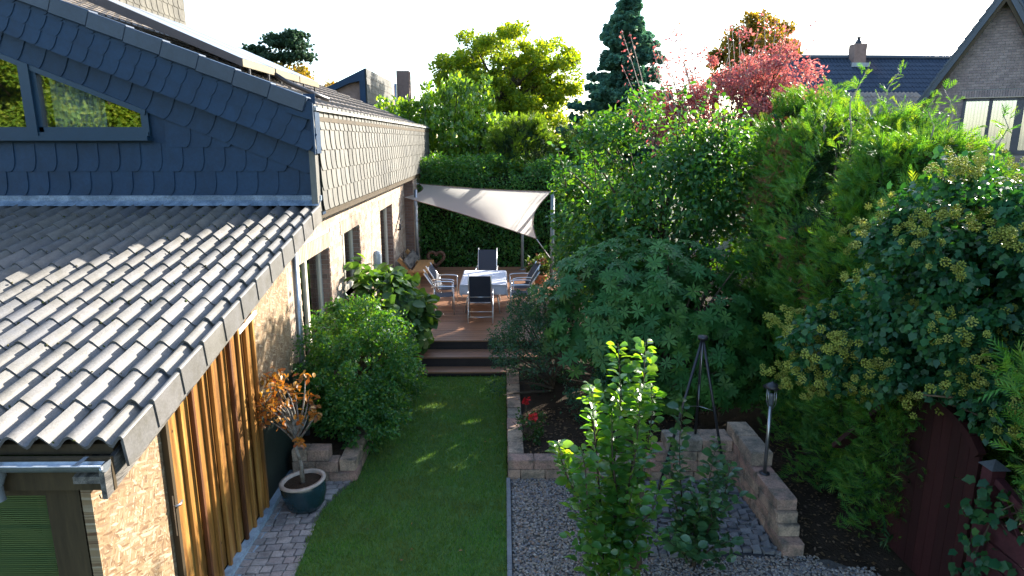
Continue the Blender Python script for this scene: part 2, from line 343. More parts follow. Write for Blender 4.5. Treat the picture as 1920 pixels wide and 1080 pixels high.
def _pebble():
    t = (1 + 5 ** .5) / 2; v = nrm(A([(-1, t, 0), (1, t, 0), (-1, -t, 0), (1, -t, 0), (0, -1, t), (0, 1, t), (0, -1, -t), (0, 1, -t), (t, 0, -1), (t, 0, 1), (-t, 0, -1), (-t, 0, 1)]))
    return (v, np.array([(0, 11, 5), (0, 5, 1), (0, 1, 7), (0, 7, 10), (0, 10, 11), (1, 5, 9), (5, 11, 4), (11, 10, 2), (10, 7, 6), (7, 1, 8), (3, 9, 4), (3, 4, 2), (3, 2, 6), (3, 6, 8), (3, 8, 9), (4, 9, 5), (2, 4, 11), (6, 2, 10), (8, 6, 7), (9, 8, 1)]))
PEBBLE = _pebble()
def clumps(c, rad, M, cr, n, shell=.25, zmin=None, keep=None, flat=1.0):
    """leaf points gathered in clumps spread through an ellipsoid; returns points, outward directions, clump centres"""
    c = A(c); rad = A(rad); d = nrm(rng.normal(size=(M, 3))); bumps = nrm(rng.normal(size=(9, 3)))
    lump = 1 + .16 * np.clip(np.exp(4 * (d @ bumps.T - 1)).sum(1) - .5, -.8, 1.2)
    u = 1 - rng.random(M) ** 1.6 * (1 - shell)
    cc = c + d * rad * (u * lump)[:, None]
    if keep is not None: cc = cc[keep(cc)]
    k = rng.integers(0, len(cc), n); crs = cr * (.6 + .8 * rng.random(len(cc)))
    g = nrm(rng.normal(size=(n, 3))) * (rng.random(n) ** .45)[:, None]
    g[:, 2] *= flat; P = cc[k] + g * crs[k][:, None]
    O = nrm(nrm((P - c) / rad) * .8 + nrm(g) * .7)
    if zmin is not None:
        m = P[:, 2] > zmin; P = P[m]; O = O[m]
    return P, O, cc
GAPS = []   # (point that gets the sun, radius of the gap): leaves removed along the sun ray, shaped to let light through
def gaps(P):
    k = np.ones(len(P), bool); d = A(sv)
    for c, r_, skip in GAPS:
        q = P - A(c); t = q @ d; dist = np.linalg.norm(q - t[:, None] * d, axis=1); k &= ~((t > skip) & (dist < r_ * (1 + .25 * np.sin(P[:, 0] * 9) * np.sin(P[:, 2] * 7))) & (rng.random(len(P)) < .985))
    return k
GAPS += [((1.15, 5.85, 2.2), .50, 1.0), ((.95, 5.85, 1.75), .40, 1.0), ((.60, 5.85, 1.42), .26, 1.0), ((-.36, 9.15, .0), .58, .35), ((-.38, 8.55, 0), .46, .35), ((-.45, 9.6, 0), .26, .5), ((-2.9, 14.9, 2.2), .8, 1.0), ((-.4, 17.9, 2.5), .9, 1.2), ((-1.6, 19.2, 2.7), .5, .6), ((.5, 17.2, 2.3), .6, 1.2), ((-1.4, 13.4, .45), .6, 1.5), ((-1.9, 15.6, .45), .6, 1.2), ((-2.2, 8.9, 1.5), .5, 1.2), ((-2.5, 12.2, 1.7), .5, 1.2), ((3.1, 7.2, 1.5), .10, .3), ((-2.85, 6.0, 1.75), .75, 1.5), ((-2.4, 7.2, 1.6), .35, 1.0)]
def leafy(tmpl, P, O, size, droop=.3, var=.35, flat=.4, up=.3):
    g_ = gaps(P); P = P[g_]; O = O[g_]
    n = len(P); T = nrm(O * .75 + rng.normal(size=(n, 3)) * .6 + A((0, 0, -droop))); N = O * flat + A((0, 0, up)) + rng.normal(size=(n, 3)) * .45
    return scatter(tmpl, P, T, N, size * (1 - var + 2 * var * rng.random(n)))
def foliage(name, tmpl, P, O, size, mat, parent=None, **k):
    V, F = leafy(tmpl, P, O, size, **k); return link(name, trimesh(name, V, F, mat), parent)
def branches(name, base, targets, r0, mat, parent=None, n=18, split=.35, r1=.006, sag=0.0, wob=.05, sides=6):
    mb = MB(); base = Vector(base); idx = rng.permutation(len(targets))[:n]
    for i in idx:
        t = Vector(targets[i]); ax = base + (Vector((base.x, base.y, t.z)) - base) * split * random.uniform(.5, 1.2)
        ax = base.lerp(ax, 1); L = (t - ax).length; pts = []; rad = []
        mid = ax.lerp(t, .5) + Vector((random.uniform(-1, 1), random.uniform(-1, 1), random.uniform(0, 1) - sag)) * wob * L
        for k in range(6):
            q = k / 5; p = ax.lerp(mid, q).lerp(mid.lerp(t, q), q); pts.append(p); rad.append(r0 * .45 * (1 - q) + r1)
        mb.tube(pts, rad, sides, False)
    return mb.build(name, mat, parent)
def trunk(name, pts, rads, mat, parent=None, n=10): return MB().tube(pts, rads, n).build(name, mat, parent)

def place(me, name, parent, M, kind=None):
    o = bpy.data.objects.new(name, me); COL.objects.link(o)
    o.matrix_basis = M; o.parent = parent; o.matrix_parent_inverse = Matrix.Translation(-Vector(parent.location)); return o
def TR(x, y, z): return Matrix.Translation((x, y, z))
def RX(a): return Matrix.Rotation(a, 4, 'X')
def RY(a): return Matrix.Rotation(a, 4, 'Y')
def RZ(a): return Matrix.Rotation(a, 4, 'Z')
def SC(x, y, z): return Matrix.Diagonal((x, y, z, 1))
def join_copies(name, me, Ms, mat, parent, kind='stuff'):
    """many copies of one small mesh baked into one object"""
    n = len(me.vertices); co = np.empty(n * 3, np.float32); me.vertices.foreach_get('co', co); co = co.reshape(-1, 3)
    me.calc_loop_triangles(); tf = np.empty(len(me.loop_triangles) * 3, np.int32); me.loop_triangles.foreach_get('vertices', tf); tf = tf.reshape(-1, 3)
    MM = np.array([[list(r) for r in m] for m in Ms]); V = np.einsum('mij,nj->mni', MM[:, :3, :3], co) + MM[:, None, :3, 3]
    F = tf[None] + (np.arange(len(Ms)) * n)[:, None, None]
    o = link(name, trimesh(name, V.reshape(-1, 3), F.reshape(-1, 3), mat, False), parent); o['kind'] = kind; return o
def jt(s): return Matrix.Rotation(random.gauss(0, s), 4, 'X') @ Matrix.Rotation(random.gauss(0, s), 4, 'Y') @ Matrix.Rotation(random.gauss(0, s * .5), 4, 'Z')

# ================= ground and paths =================
mb = MB(); mb.box(-700, 700, -300, 1500, -.6, -.12)
land = mb.build('ground', land_m); tag(land, kind='structure')
mb = MB(); mb.box(-3.0, 12, -2, 26, -.1, -.035)
garden_soil = mb.build('garden_soil', soil_m); tag(garden_soil, kind='structure')
def lawn_left(y):
    pts = [(2, -1.95), (5.0, -2.10), (6.2, -2.16), (7.05, -2.21), (7.45, -2.12), (7.8, -1.98), (9.5, -1.86), (11.7, -1.80)]
    for (a, xa), (b, xb) in zip(pts, pts[1:]):
        if y <= b: return xa + (xb - xa) * (y - a) / (b - a)
    return pts[-1][1]
ys = [2 + i * (9.72 / 40) for i in range(41)]
poly = [(.02, 2), (.02, 11.72)] + [(lawn_left(y), y) for y in reversed(ys)]
lawn = MB().prism(poly, -.03, 0, 'z').build('lawn', turf_m); recalc(lawn.data); tag(lawn, kind='structure')
n = 95000
gy = 3.2 + 8.5 * rng.random(n) ** 1.35; gx = np.array([lawn_left(y) for y in gy]); gx = gx - .03 + rng.random(n) * (.07 - gx)
P = np.stack([gx, gy, np.zeros(n)], 1); T = A((0, 0, 1)) + rng.normal(size=(n, 3)) * A((.45, .45, .1)); 
BL = (A([(0, -.09, 0), (0, .09, 0), (1, 0, .15)]), np.array([(0, 1, 2)]))
grass_m = leafmat('grass blade', [(0.042, 0.138, 0.021), (0.067, 0.194, 0.028), (0.106, 0.243, 0.039), (0.173, 0.243, 0.063)], .35, (1.6, 1.6, .5), .6, .2, patch=(.13, .15, .04))
V, F = scatter(BL, P, T, rng.normal(size=(n, 3)), .038 * (.5 + rng.random(n)))
tag(link('grass', trimesh('grass', V, F, grass_m)), 'short mown green grass of the narrow lawn', 'grass', kind='stuff')
# fallen leaves on the lawn
leaf_red = leafmat('fallen leaf', [(.35, .03, .02), (.30, .16, .04), (.22, .12, .05)], .2)
for (x, y, lab, s) in ((-.50, 6.28, 'small red leaf lying on the lawn near the bottom of the photo', .05), (-.30, 8.9, 'pale yellow leaf lying mid lawn beside the sunlit patch', .04)):
    V, F = scatter(LEAF6, A([(x, y, .035)]), A([(1, .4, 0)]), A([(0, 0, 1)]), A([s])); tag(link('fallen_leaf', trimesh('fallen_leaf', V, F, leaf_red)), lab, 'leaf')

lm0 = trimesh('fallen_leaf', *scatter(LEAF6, A([(0, 0, 0)]), A([(1, 0, .1)]), A([(0, 0, 1)]), A([1.0])), leaf_red)
for i in range(16):
    yy_ = random.uniform(6.0, 11.4); o = link('fallen_leaf', lm0); o.location = (random.uniform(lawn_left(yy_) + .1, 0), yy_, .036); o.rotation_euler = (random.gauss(0, .3), random.gauss(0, .3), random.uniform(0, 6)); o.scale = (random.uniform(.022, .04),) * 3
    tag(o, 'tiny dry leaf lying in the lawn grass', 'leaf', 'tiny dry leaves scattered on the lawn')

def stone_mesh(name, mat, w=1, d=1, h=1, bw=.06, jit=.02, seg=1):
    m = MB().box(-w / 2, w / 2, -d / 2, d / 2, 0, h).mesh(name, mat); return bevel(m, bw, seg, jit)
# left path of light setts, laid in curved courses
path = MB().prism([(-2.86, 2), (-2.86, 7.85), (-1.98, 7.85)] + [(lawn_left(y) - .01, y) for y in reversed(ys) if y < 7.85], -.05, -.012, 'z').build('path', solid('sand joint', [(.13, .125, .12)], .95, 20, .4, .2, bstr=.4)); recalc(path.data)
tag(path, kind='structure')
setts = [stone_mesh('sett', cobble_l, 1, 1, .03, .012, .012) for _ in range(4)]
y = 4.6; nset = 0
while y < 7.74:
    dy = .125; x = -2.80 + random.uniform(-.03, 0)
    while x < lawn_left(y) - .07:
        w = random.uniform(.10, .17); cur = .06 * math.sin((x + 2.5) * 3.2)
        if x + w > lawn_left(y) + .01: w = lawn_left(y) + .0 - x
        if nset < 290: place(random.choice(setts), 'sett', path, TR(x + w / 2, y + dy / 2 + cur * .6, -.016 + random.uniform(-.003, .004)) @ RZ(random.gauss(0, .04)) @ jt(.012) @ SC(w - .012, dy - .012, 1)); nset += 1
        x += w
    y += dy
# white painted base strip of the shed, with spilled light blue paint
strip = MB().box(-2.86, -2.775, 4.0, 8.3, -.02, .07); strip.box(-2.775, -2.70, 4.2, 7.2, -.014, .006)
STRIP = strip
# gravel
def gravel(name, regions, n, label, size=.014):
    area = [(x1 - x0) * (y1 - y0) for x0, x1, y0, y1 in regions]; tot = sum(area); Ps = []
    for a, (x0, x1, y0, y1) in zip(area, regions):
        k = int(n * a / tot); Ps.append(np.stack([x0 + (x1 - x0) * rng.random(k), y0 + (y1 - y0) * rng.random(k), rng.random(k) * .012 - .012], 1))
    P = np.vstack(Ps); k = len(P); S = size * (.5 + rng.random((k, 3)) * 1.0) * A((1.25, 1, .6)); T = rng.normal(size=(k, 3)) * A((1, 1, .25))
    V, F = scatter(PEBBLE, P, T, A((0, 0, 1)) + rng.normal(size=(k, 3)) * .3, S)
    return tag(link(name, trimesh(name, V, F, gravel_m)), label, 'gravel', kind='stuff')
bed = MB().prism([(.08, 2), (4.1, 2), (4.1, 5.6), (3.45, 6.15), (2.96, 6.15), (2.96, 7.89), (.08, 7.89)], -.06, -.014, 'z').build('gravel_bed', solid('gravel bed', [(.12, .11, .10)], .95, 40, .6, .2, bstr=.8, bscale=90)); recalc(bed.data); tag(bed, kind='structure')
gravel('gravel', [(.09, 1.25, 4.3, 7.88), (1.25, 3.35, 4.5, 6.2), (3.35, 4.05, 4.5, 5.6), (3.33, 3.85, 5.6, 6.0)], 19000, 'mixed brown and grey gravel between lawn and sett patio')
# kerb between lawn and gravel
kerb = thing('kerb', 'thin grey kerb edging between the lawn and the gravel', 'kerb', (.05, 6, 0))
ky = 3.0
while ky < 7.85:
    bevel(MB().box(.022, .075, ky, min(ky + .985, 7.86), -.08, .03).build('kerb_stone', stone_g, kerb).data, .006); ky += .99
# dark sett patio
patio = MB().box(1.2, 2.97, 6.2, 7.75, -.05, -.006).build('patio', solid('patio joint', [(.05, .05, .052)], .95, 20, .4, .2, bstr=.4)); tag(patio, kind='structure')
sd = [stone_mesh('patio_sett', cobble_m, 1, 1, .035, .02, .03) for _ in range(5)]
y = 6.22; cnt = 0
while y < 7.7:
    x = 1.22 + random.uniform(0, .05)
    while x < 2.93:
        w = random.uniform(.085, .14); w = min(w, 2.96 - x); d = .105; arc = .05 * math.cos((x - 1.2) * 5)
        if w > .04: place(random.choice(sd), 'patio_sett', patio, TR(x + w / 2, y + d / 2 + arc, -.012 + random.uniform(-.004, .005)) @ RZ(random.gauss(0, .07)) @ jt(.02) @ SC(w - .012, d - .01, 1)); cnt += 1
        x += w
    y += .105
edge = bevel(MB().box(.95, 2.0, 7.30, 7.34, -.01, .03).build('edging_board', stone_g).data, .004)
tag(bpy.data.objects['edging_board'], 'low pale edging strip lying across the sett patio behind the apple tree', 'edging')

# ================= garden walls of pink sandstone blocks =================
blk = [bevel(MB().box(-.5, .5, -.5, .5, -.5, .5).mesh('stone_block', stone_m), .035, 2, .010) for _ in range(5)]
def block(parent, x0, x1, y0, y1, z0, z1):
    g = .007; place(random.choice(blk), 'stone_block', parent, TR((x0 + x1) / 2, (y0 + y1) / 2, (z0 + z1) / 2) @ RZ(random.gauss(0, .008)) @ SC(x1 - x0 - g, y1 - y0 - g, z1 - z0 - g * .6))
def course_x(p, x0, x1, y0, y1, z0, z1, L=.33, off=0):
    x = x0; first = True
    while x < x1 - .02:
        w = (off if (first and off) else L * random.uniform(.9, 1.12)); first = False
        if x + w > x1 - .1: w = x1 - x
        block(p, x, x + w, y0 + random.uniform(-.006, .006), y1, z0, z1); x += w
def course_y(p, y0, y1, x0, x1, z0, z1, L=.33, off=0):
    y = y0; first = True
    while y < y1 - .02:
        w = (off if (first and off) else L * random.uniform(.9, 1.12)); first = False
        if y + w > y1 - .1: w = y1 - y
        block(p, x0 + random.uniform(-.006, .006), x1, y, y + w, z0, z1); y += w
gw = thing('retaining_wall', 'pink sandstone block wall around the rose and rhododendron bed right of the lawn', 'wall', (.5, 7.9, 0))
course_x(gw, .04, 2.98, 7.89, 8.09, -.02, .12, off=.17); course_x(gw, .04, 2.0, 7.89, 8.11, .12, .25)
course_x(gw, 1.9, 2.98, 7.78, 8.08, -.02, .14, off=.2); course_x(gw, 1.9, 2.98, 7.78, 8.08, .14, .28); course_x(gw, 1.95, 2.98, 7.79, 8.1, .28, .41, off=.25); course_x(gw, 2.1, 2.96, 7.80, 8.15, .41, .57, .44)
course_y(gw, 8.11, 11.65, .04, .25, -.02, .12, off=.2); course_y(gw, 8.11, 11.65, .04, .26, .12, .25, .36)
bedsoil = MB().box(.26, 3.0, 8.1, 12.5, -.03, .19).build('flower_bed', soil_m); tag(bedsoil, kind='structure')
sw = thing('stepped_wall', 'stepped sandstone block wall on the right of the dark sett patio', 'wall', (3.1, 7, 0))
course_y(sw, 6.19, 8.1, 2.96, 3.21, -.03, .14, .5, .5); course_y(sw, 6.33, 8.1, 2.965, 3.21, .14, .27, .42, .3); course_y(sw, 6.38, 8.1, 2.965, 3.2, .27, .40, .5)
course_y(sw, 6.43, 8.1, 2.96, 3.2, .40, .53, .5, .62); course_y(sw, 7.18, 8.1, 2.96, 3.22, .53, .70, .5)
lw = thing('planter_wall', 'pink sandstone block wall holding the left shrub bed behind the plant pot', 'wall', (-2.3, 7.9, 0))
course_x(lw, -2.76, -2.02, 7.82, 8.03, -.02, .13, .34, .14); course_x(lw, -2.76, -2.17, 7.83, 8.04, .13, .28, .34, .3); course_x(lw, -2.76, -2.28, 7.84, 8.05, .28, .44, .36, .2)
course_y(lw, 7.84, 11.9, -2.15, -1.93, -.02, .13, .36); course_y(lw, 7.86, 11.9, -2.16, -1.94, .13, .29, .36)
course_y(lw, 11.3, 12.5, -2.2, -1.95, .29, .46, .34)
bed2 = MB().box(-2.93, -2.15, 8.03, 12.55, -.03, .25).build('shrub_bed', soil_m); tag(bed2, kind='structure')

# ================= the main house =================
SL = .393; XE = -2.56
def roofz(x): return 4.843 + SL * (XE - x)
house = thing('main_house', 'house on the left with slate-hung gable, tiled roof and sunlit brick wall', 'house', (-3, 9.5, 0))
body = MB(); body.prism([(-2.62, 3.35), (-2.62, 4.60), (-9.22, 7.19), (-12.5, 7.0), (-12.5, 0), (-3.35, 0), (-3.35, 3.35)], 10.7, 22.8, 'y'); body.box(-12.5, -9.41, 9.6, 20.3, 7.0, 9.8)
body.prism([(-2.62, 3.35), (-2.62, 4.58), (-2.8, 4.64), (-2.8, 3.35)], 9.7, 10.7, 'y'); body.box(-8.5, -2.8, 9.7, 10.7, 3.35, 3.45)
body.box(-12.5, -3.35, 8.45, 9.5, 0, 2.9); body.box(-12.5, -3.35, 9.53, 10.7, 0, 3.34)
b_ = body.build('house_core', dark_room, house); recalc(b_.data)
gab = MB(); gab.prism([(-12, 3.3), (-2.62, 3.3), (-2.62, 4.40), (-12, 4.40)], 9.52, 9.7); gab.prism([(-2.62, 4.40), (-2.62, 4.60), (-9.2, 7.17), (-9.2, 6.42), (-4.98, 4.76), (-4.98, 4.40)], 9.52, 9.7)
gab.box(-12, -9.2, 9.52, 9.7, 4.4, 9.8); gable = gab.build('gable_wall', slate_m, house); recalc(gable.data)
roof = MB().prism([(-2.58, 4.61), (-2.58, 4.67), (-9.2, 7.27), (-9.2, 7.21)], 9.3, 23.4).build('roof', brown_m, house); recalc(roof.data)
def slate_mesh(mirror=False):
    out = [(-.06, .39), (-.06, 0)]; rx, rz = .085, .19
    for k in range(7):
        a = -math.pi / 2 + k / 6 * math.pi / 2; out.append((.297 - rx + rx * math.cos(a), rz + rz * math.sin(a)))
    out.append((.297, .39)); mb = MB(); n = len(out)
    def Y(x, z): return -(.003 + .012 * (x / .3) + .015 * (1 - z / .33))
    fr = [(x, Y(x, z) - .007, z) for x, z in out]; bk = [(x, Y(x, z), z) for x, z in out]
    if mirror: fr = [(.237 - x, y, z) for x, y, z in fr]; bk = [(.237 - x, y, z) for x, y, z in bk]
    mb.add(fr + bk, [tuple(range(n)), tuple(reversed(range(n, 2 * n)))] + [(i, i + n, (i + 1) % n + n, (i + 1) % n) for i in range(n)])
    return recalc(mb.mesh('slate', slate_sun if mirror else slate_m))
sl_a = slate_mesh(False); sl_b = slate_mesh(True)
# horizontal rows of the gable
for r in range(5):
    z0 = 3.585 + .335 * r; x = -2.62 - .295 - (r % 2) * .14
    edge_x = -2.62
    if r % 2: place(sl_a, 'slate', gable, TR(-2.62 - .14 - .0, 9.515, z0) @ SC(.14 / .295, 1, 1))
    while x > -8.6:
        xc = x + .15; band = 4.16 + .385 * (-2.58 - xc); ok = z0 + .12 < band - .28
        if z0 > 4.1 and xc < -4.9: ok = False
        if r == 2 and x < -4.97: ok = False
        if ok: place(sl_a, 'slate', gable, TR(x, 9.515, z0) @ jt(.004))
        x -= .295
a = math.atan(SL); ca, sa = math.cos(a), math.sin(a)
# one row following the rake, above the window
s = .15
while s < 6.5:
    x = -2.60 - s * ca; zb = 4.16 + .387 * (-2.58 - x) - .33 / ca * .98
    place(sl_a, 'slate', gable, TR(x - .28 * ca, 9.488, zb + .28 * sa) @ RY(a) @ jt(.003)); s += .297
# rake band: board, two rows of small slates, caps
band = MB().prism([(-2.575, 4.17), (-2.575, 4.80), (-9.5, 4.80 + 6.925 * SL), (-9.5, 4.17 + 6.925 * .389)], 9.27, 9.50).build('verge_board', slate_m, house); recalc(band.data)
for r in range(3):
    s = .085 + (r % 2) * .10
    while s < 6.9:
        x = -2.575 - s * ca; zb = 4.165 + .391 * (-2.575 - x) + r * .205 / ca
        place(sl_a, 'slate', band, TR(x - .205 * ca, 9.262, zb + .205 * sa) @ RY(a) @ SC(.71, .8, .66) @ jt(.004)); s += .21
cap = bevel(MB().box(0, .50, -.10, .12, -.21, 0).mesh('verge_tile', dark_tile), .012)
for k in range(14):
    x = -2.62 - .29 - k * .458
    place(cap, 'verge_tile', roof, TR(x - .2, 9.27, roofz(x - .2) + .025) @ RY(a - .035))
corner = MB(); corner.prism([(-2.94, 4.98), (-2.58, 4.84), (-2.58, 4.16), (-2.60, 4.16), (-2.62, 4.62), (-2.94, 4.72)], 9.20, 9.235); corner.build('corner_flashing', slate_m, house)
# eave band facing the garden
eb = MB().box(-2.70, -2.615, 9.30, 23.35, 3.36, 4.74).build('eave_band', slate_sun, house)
rows = [(3.36, 9.53), (3.645, 9.53), (3.93, 9.53), (4.215, 9.27), (4.50, 9.27)]
far = []
for r, (z0, ys0) in enumerate(rows):
    y = ys0 - (r % 2) * .0
    while y < 23.3:
        M = TR(-2.612, y, z0) @ RZ(R(90)) @ SC(.97, 1, .86) @ jt(.005)
        if y < 16.2: place(sl_b, 'slate', eb, M)
        else: far.append(M)
        y += .288
join_copies('far_slates', sl_b, far, slate_sun, eb)
MB().box(-2.635, -2.545, 9.26, 23.36, 4.745, 4.785).build('eave_flashing', solid('lead strip', [(.42, .41, .38)], .4, 4, .3, .6, bstr=.1), house)
MB().box(-2.66, -2.60, 23.3, 23.4, 3.36, 4.78).build('end_board', slate_m, house)
MB().box(-3.4, -2.63, 9.55, 23.3, 3.30, 3.355).build('soffit', brown_m, house)
MB().box(-2.70, -2.64, 9.55, 23.3, 3.24, 3.36).build('soffit_board', brown_m, house)
# upper wall above the roof
slate_up = solid('sunlit upper slate', [(.105, .10, .085), (.135, .128, .107), (.12, .115, .098)], .75, 1.2, .4, .1, bstr=.2, bdist=.003)  # another sunlit slate copy, toned for the bright upper wall
sl_c = slate_mesh(True); sl_c.materials[0] = slate_up
uw = MB().box(-9.4, -9.22, 9.3, 20.4, 7.0, 9.8).build('upper_wall', slate_up, house)
MB().box(-9.22, -9.16, 9.3, 20.4, 7.30, 7.36).build('wall_flashing', zinc_m, house)
for r in range(7):
    y = 9.3 + (r % 2) * .0
    far = []
    while y < 20.2:
        M = TR(-9.212, y, 7.36 + r * .32) @ RZ(R(90)) @ SC(1.0, 1, .97) @ jt(.004)
        (far if (r > 3) else far).append(M) if r > 3 else place(sl_c, 'slate', uw, M)
        y += .297
    if far: join_copies('upper_slates', sl_c, far, slate_up, uw)
# double-roll tile, shared by both roofs
def tile_mesh(name, mat, amp=.041, n=16):
    w, L, th = .405, .475, .024; top = []
    for j, yy in enumerate((0, L)):
        for i in range(n + 1):
            x = w * i / n; c = .5 + .5 * math.cos(2 * math.pi * x / .2025); top.append((x, yy, amp * (2 * c ** .85 - 1) + (.009 if i == 0 else 0)))
    mb = MB(); m = n + 1
    mb.add(top, [(i, i + 1, m + i + 1, m + i) for i in range(n)], True)
    mb.add([top[i] for i in range(m)] + [(top[i][0], .006, top[i][2] - th) for i in range(m)], [(i, m + i, m + i + 1, i + 1) for i in range(n)])
    mb.add([top[0], top[m], (0, L, top[m][2] - .016), (0, 0, top[0][2] - .016)], [(0, 1, 2, 3)])
    return mb.mesh(name, mat)
t_low = tile_mesh('roof_tile', tile_m); t_up = tile_mesh('roof_tile', tile_up, .022, 8)
far = []; cnt = 0
for c_ in range(16):
    s = c_ * .458; x = -2.63 - s * ca
    for k in range(35):
        y = 9.40 + k * .402
        if y > 23.0: break
        if x < -9.15: continue
        M = TR(x, y, roofz(x) - .10) @ RZ(R(90)) @ RX(a - .05) @ SC(1, 1.02, 1) @ jt(.004)
        if cnt < 290 and y < 17.5 : place(t_up, 'roof_tile', roof, M); cnt += 1
        else: far.append(M)
join_copies('far_tiles', t_up, far, tile_up, roof)
# gable window
win = MB()
WZ0, WZ1 = 4.40, 4.76
def wtop(x): return WZ1 + .398 * (-4.98 - x)
win.bar((-4.99, 9.50, 4.39), (-4.99, 9.50, 4.75), .07, .10, (1, 0, 0)); win.box(-8.5, -4.95, 9.44, 9.56, 4.39, 4.46); win.box(-8.5, -4.97, 9.47, 9.55, 4.46, 4.53)
win.bar((-8.5, 9.5, wtop(-8.5) - .03), (-4.96, 9.5, wtop(-4.96) - .03), .12, .07, (0, 0, 1))
win.box(-6.60, -6.46, 9.42, 9.57, 4.40, wtop(-6.53) - .02); win.box(-6.46, -6.40, 9.47, 9.56, 4.46, wtop(-6.43) - .02)
window = win.build('window_frame', frame_m, house)
sill = MB(); sill.box(-8.5, -4.93, 9.36, 9.52, 4.345, 4.385); sill.box(-8.5, -4.95, 9.40, 9.52, 4.385, 4.41); sill.build('window_sill', frame_m, window)
def pane(x0, x1, zb, y=9.52):
    return MB().add([(x0, y, zb), (x1, y, zb), (x1, y, wtop(x1) - .05), (x0, y, wtop(x0) - .05), (x0, y + .02, zb), (x1, y + .02, zb), (x1, y + .02, wtop(x1) - .05), (x0, y + .02, wtop(x0) - .05)], [(0, 1, 2, 3), (7, 6, 5, 4)]).build('window_pane', glass_m, window)
pane(-8.5, -6.60, 4.52); pane(-6.41, -5.0, 4.52)
def curtain(name, x0, x1, y, z0, z1a, z1b, mat, parent, amp=.025, per=.09, axis='x'):
    mb = MB(); n = 60; v = []
    for i in range(n + 1):
        q = i / n; u = x0 + (x1 - x0) * q; d = amp * math.sin(u / per * 6.28) + .3 * amp * math.sin(u * 31)
        for z in (z0, z1a + (z1b - z1a) * q): v.append((u, y + d, z) if axis == 'x' else (y + d, u, z))
    mb.add(v, [(2 * i, 2 * i + 2, 2 * i + 3, 2 * i + 1) for i in range(n)], True); return mb.build(name, mat, parent)
curtain('curtain', -6.35, -5.62, 9.66, 4.45, wtop(-6.35) - .06, wtop(-5.62) - .06, curtain_m, house)
# flashing at the foot of the gable
fl = MB(); fl.box(-9, -2.60, 9.40, 9.52, 3.515, 3.585); fl.add([(-9, 9.41, 3.53), (-2.60, 9.41, 3.53), (-2.60, 9.26, 3.455), (-9, 9.26, 3.455)], [(0, 1, 2, 3)])
fl.box(-9, -2.60, 9.385, 9.40, 3.50, 3.53); fl.build('lead_flashing', solid('lead', [(.10, .14, .19)], .4, 6, .8, .6, bstr=.3, bdist=.01, dirt=(.22, .27, .33)), house)

# brick ground floor
def bricks(name, parent, mat, axis, c, u0, u1, z0, z1, holes=(), bw=.25, bh=.083, soldier=None, inside=None, dep=.012):
    """one joined mesh of single bricks on a wall plane; axis 'x': plane x=c, u=Y; axis 'y': plane y=c facing -Y, u=x"""
    bx = MB().box(-.5, .5, -.5, .5, -.5, .5).mesh(name, mat); Ms = []; r = 0; z = z0
    while z + bh <= z1 + .01:
        u = u0 - (r % 2) * bw / 2
        while u < u1:
            a0, a1 = max(u, u0), min(u + bw, u1); segs = [(a0, a1)]
            for h0, h1, hz0, hz1 in holes:
                if z + bh > hz0 + .02 and z < hz1 - .02:
                    ns = []
                    for s0, s1 in segs:
                        if s1 <= h0 or s0 >= h1: ns.append((s0, s1)); continue
                        if s0 < h0: ns.append((s0, h0))
                        if s1 > h1: ns.append((h1, s1))
                    segs = ns
            for s0, s1 in segs:
                if s1 - s0 > .03 and (inside is None or inside((s0 + s1) / 2, z + bh / 2)):
                    m = ((s0 + s1) / 2, z + bh / 2); d = (s1 - s0 - .012, bh - .012); p = random.uniform(-.004, -.001)
                    Ms.append(TR(c + p, m[0], m[1]) @ SC(2 * dep, d[0], d[1]) if axis == 'x' else TR(m[0], c - p, m[1]) @ SC(d[0], 2 * dep, d[1]))
            u += bw
        z += bh; r += 1
    return join_copies(name, bx, Ms, mat, parent)
XW = -2.95
HOLES = [(9.35, 11.0, .3, 2.60), (11.9, 13.4, 1.45, 2.68), (15.65, 17.4, .45, 2.72)]
mw = MB(); segs = [8.45, 9.35, 11.0, 11.9, 13.4, 15.65, 17.4, 22.75]
for y0, y1 in ((8.45, 9.35), (11.0, 11.9), (13.4, 15.65), (17.4, 22.75)): mw.box(-3.33, XW - .012, y0, y1, 0, 3.3 if y0 > 9 else 2.95)
for (y0, y1, z0, z1) in HOLES: mw.box(-3.33, XW - .012, y0, y1, z1, 3.3 if y0 > 9.4 else 3.1); mw.box(-3.33, XW - .012, y0, y1, 0, z0)
wall = mw.build('brick_wall', mortar_m, house)
bricks('bricks', wall, brick_m, 'x', XW - .012, 8.45, 19.6, .0, 3.30, HOLES + [(8.0, 9.4, 2.93, 3.5)] + [(h0 - .1, h1 + .1, h3, h3 + .245) for h0, h1, h2, h3 in HOLES])
# soldier courses above the openings
so_ = []
for h0, h1, h2, h3 in HOLES:
    u = h0 - .1
    while u < h1 + .05: so_.append(TR(XW - .004, u + .035, h3 + .122) @ SC(.024, .068, .235)); u += .083
join_copies('lintel_bricks', MB().box(-.5, .5, -.5, .5, -.5, .5).mesh('lintel_bricks', brick_m), so_, brick_m, wall)
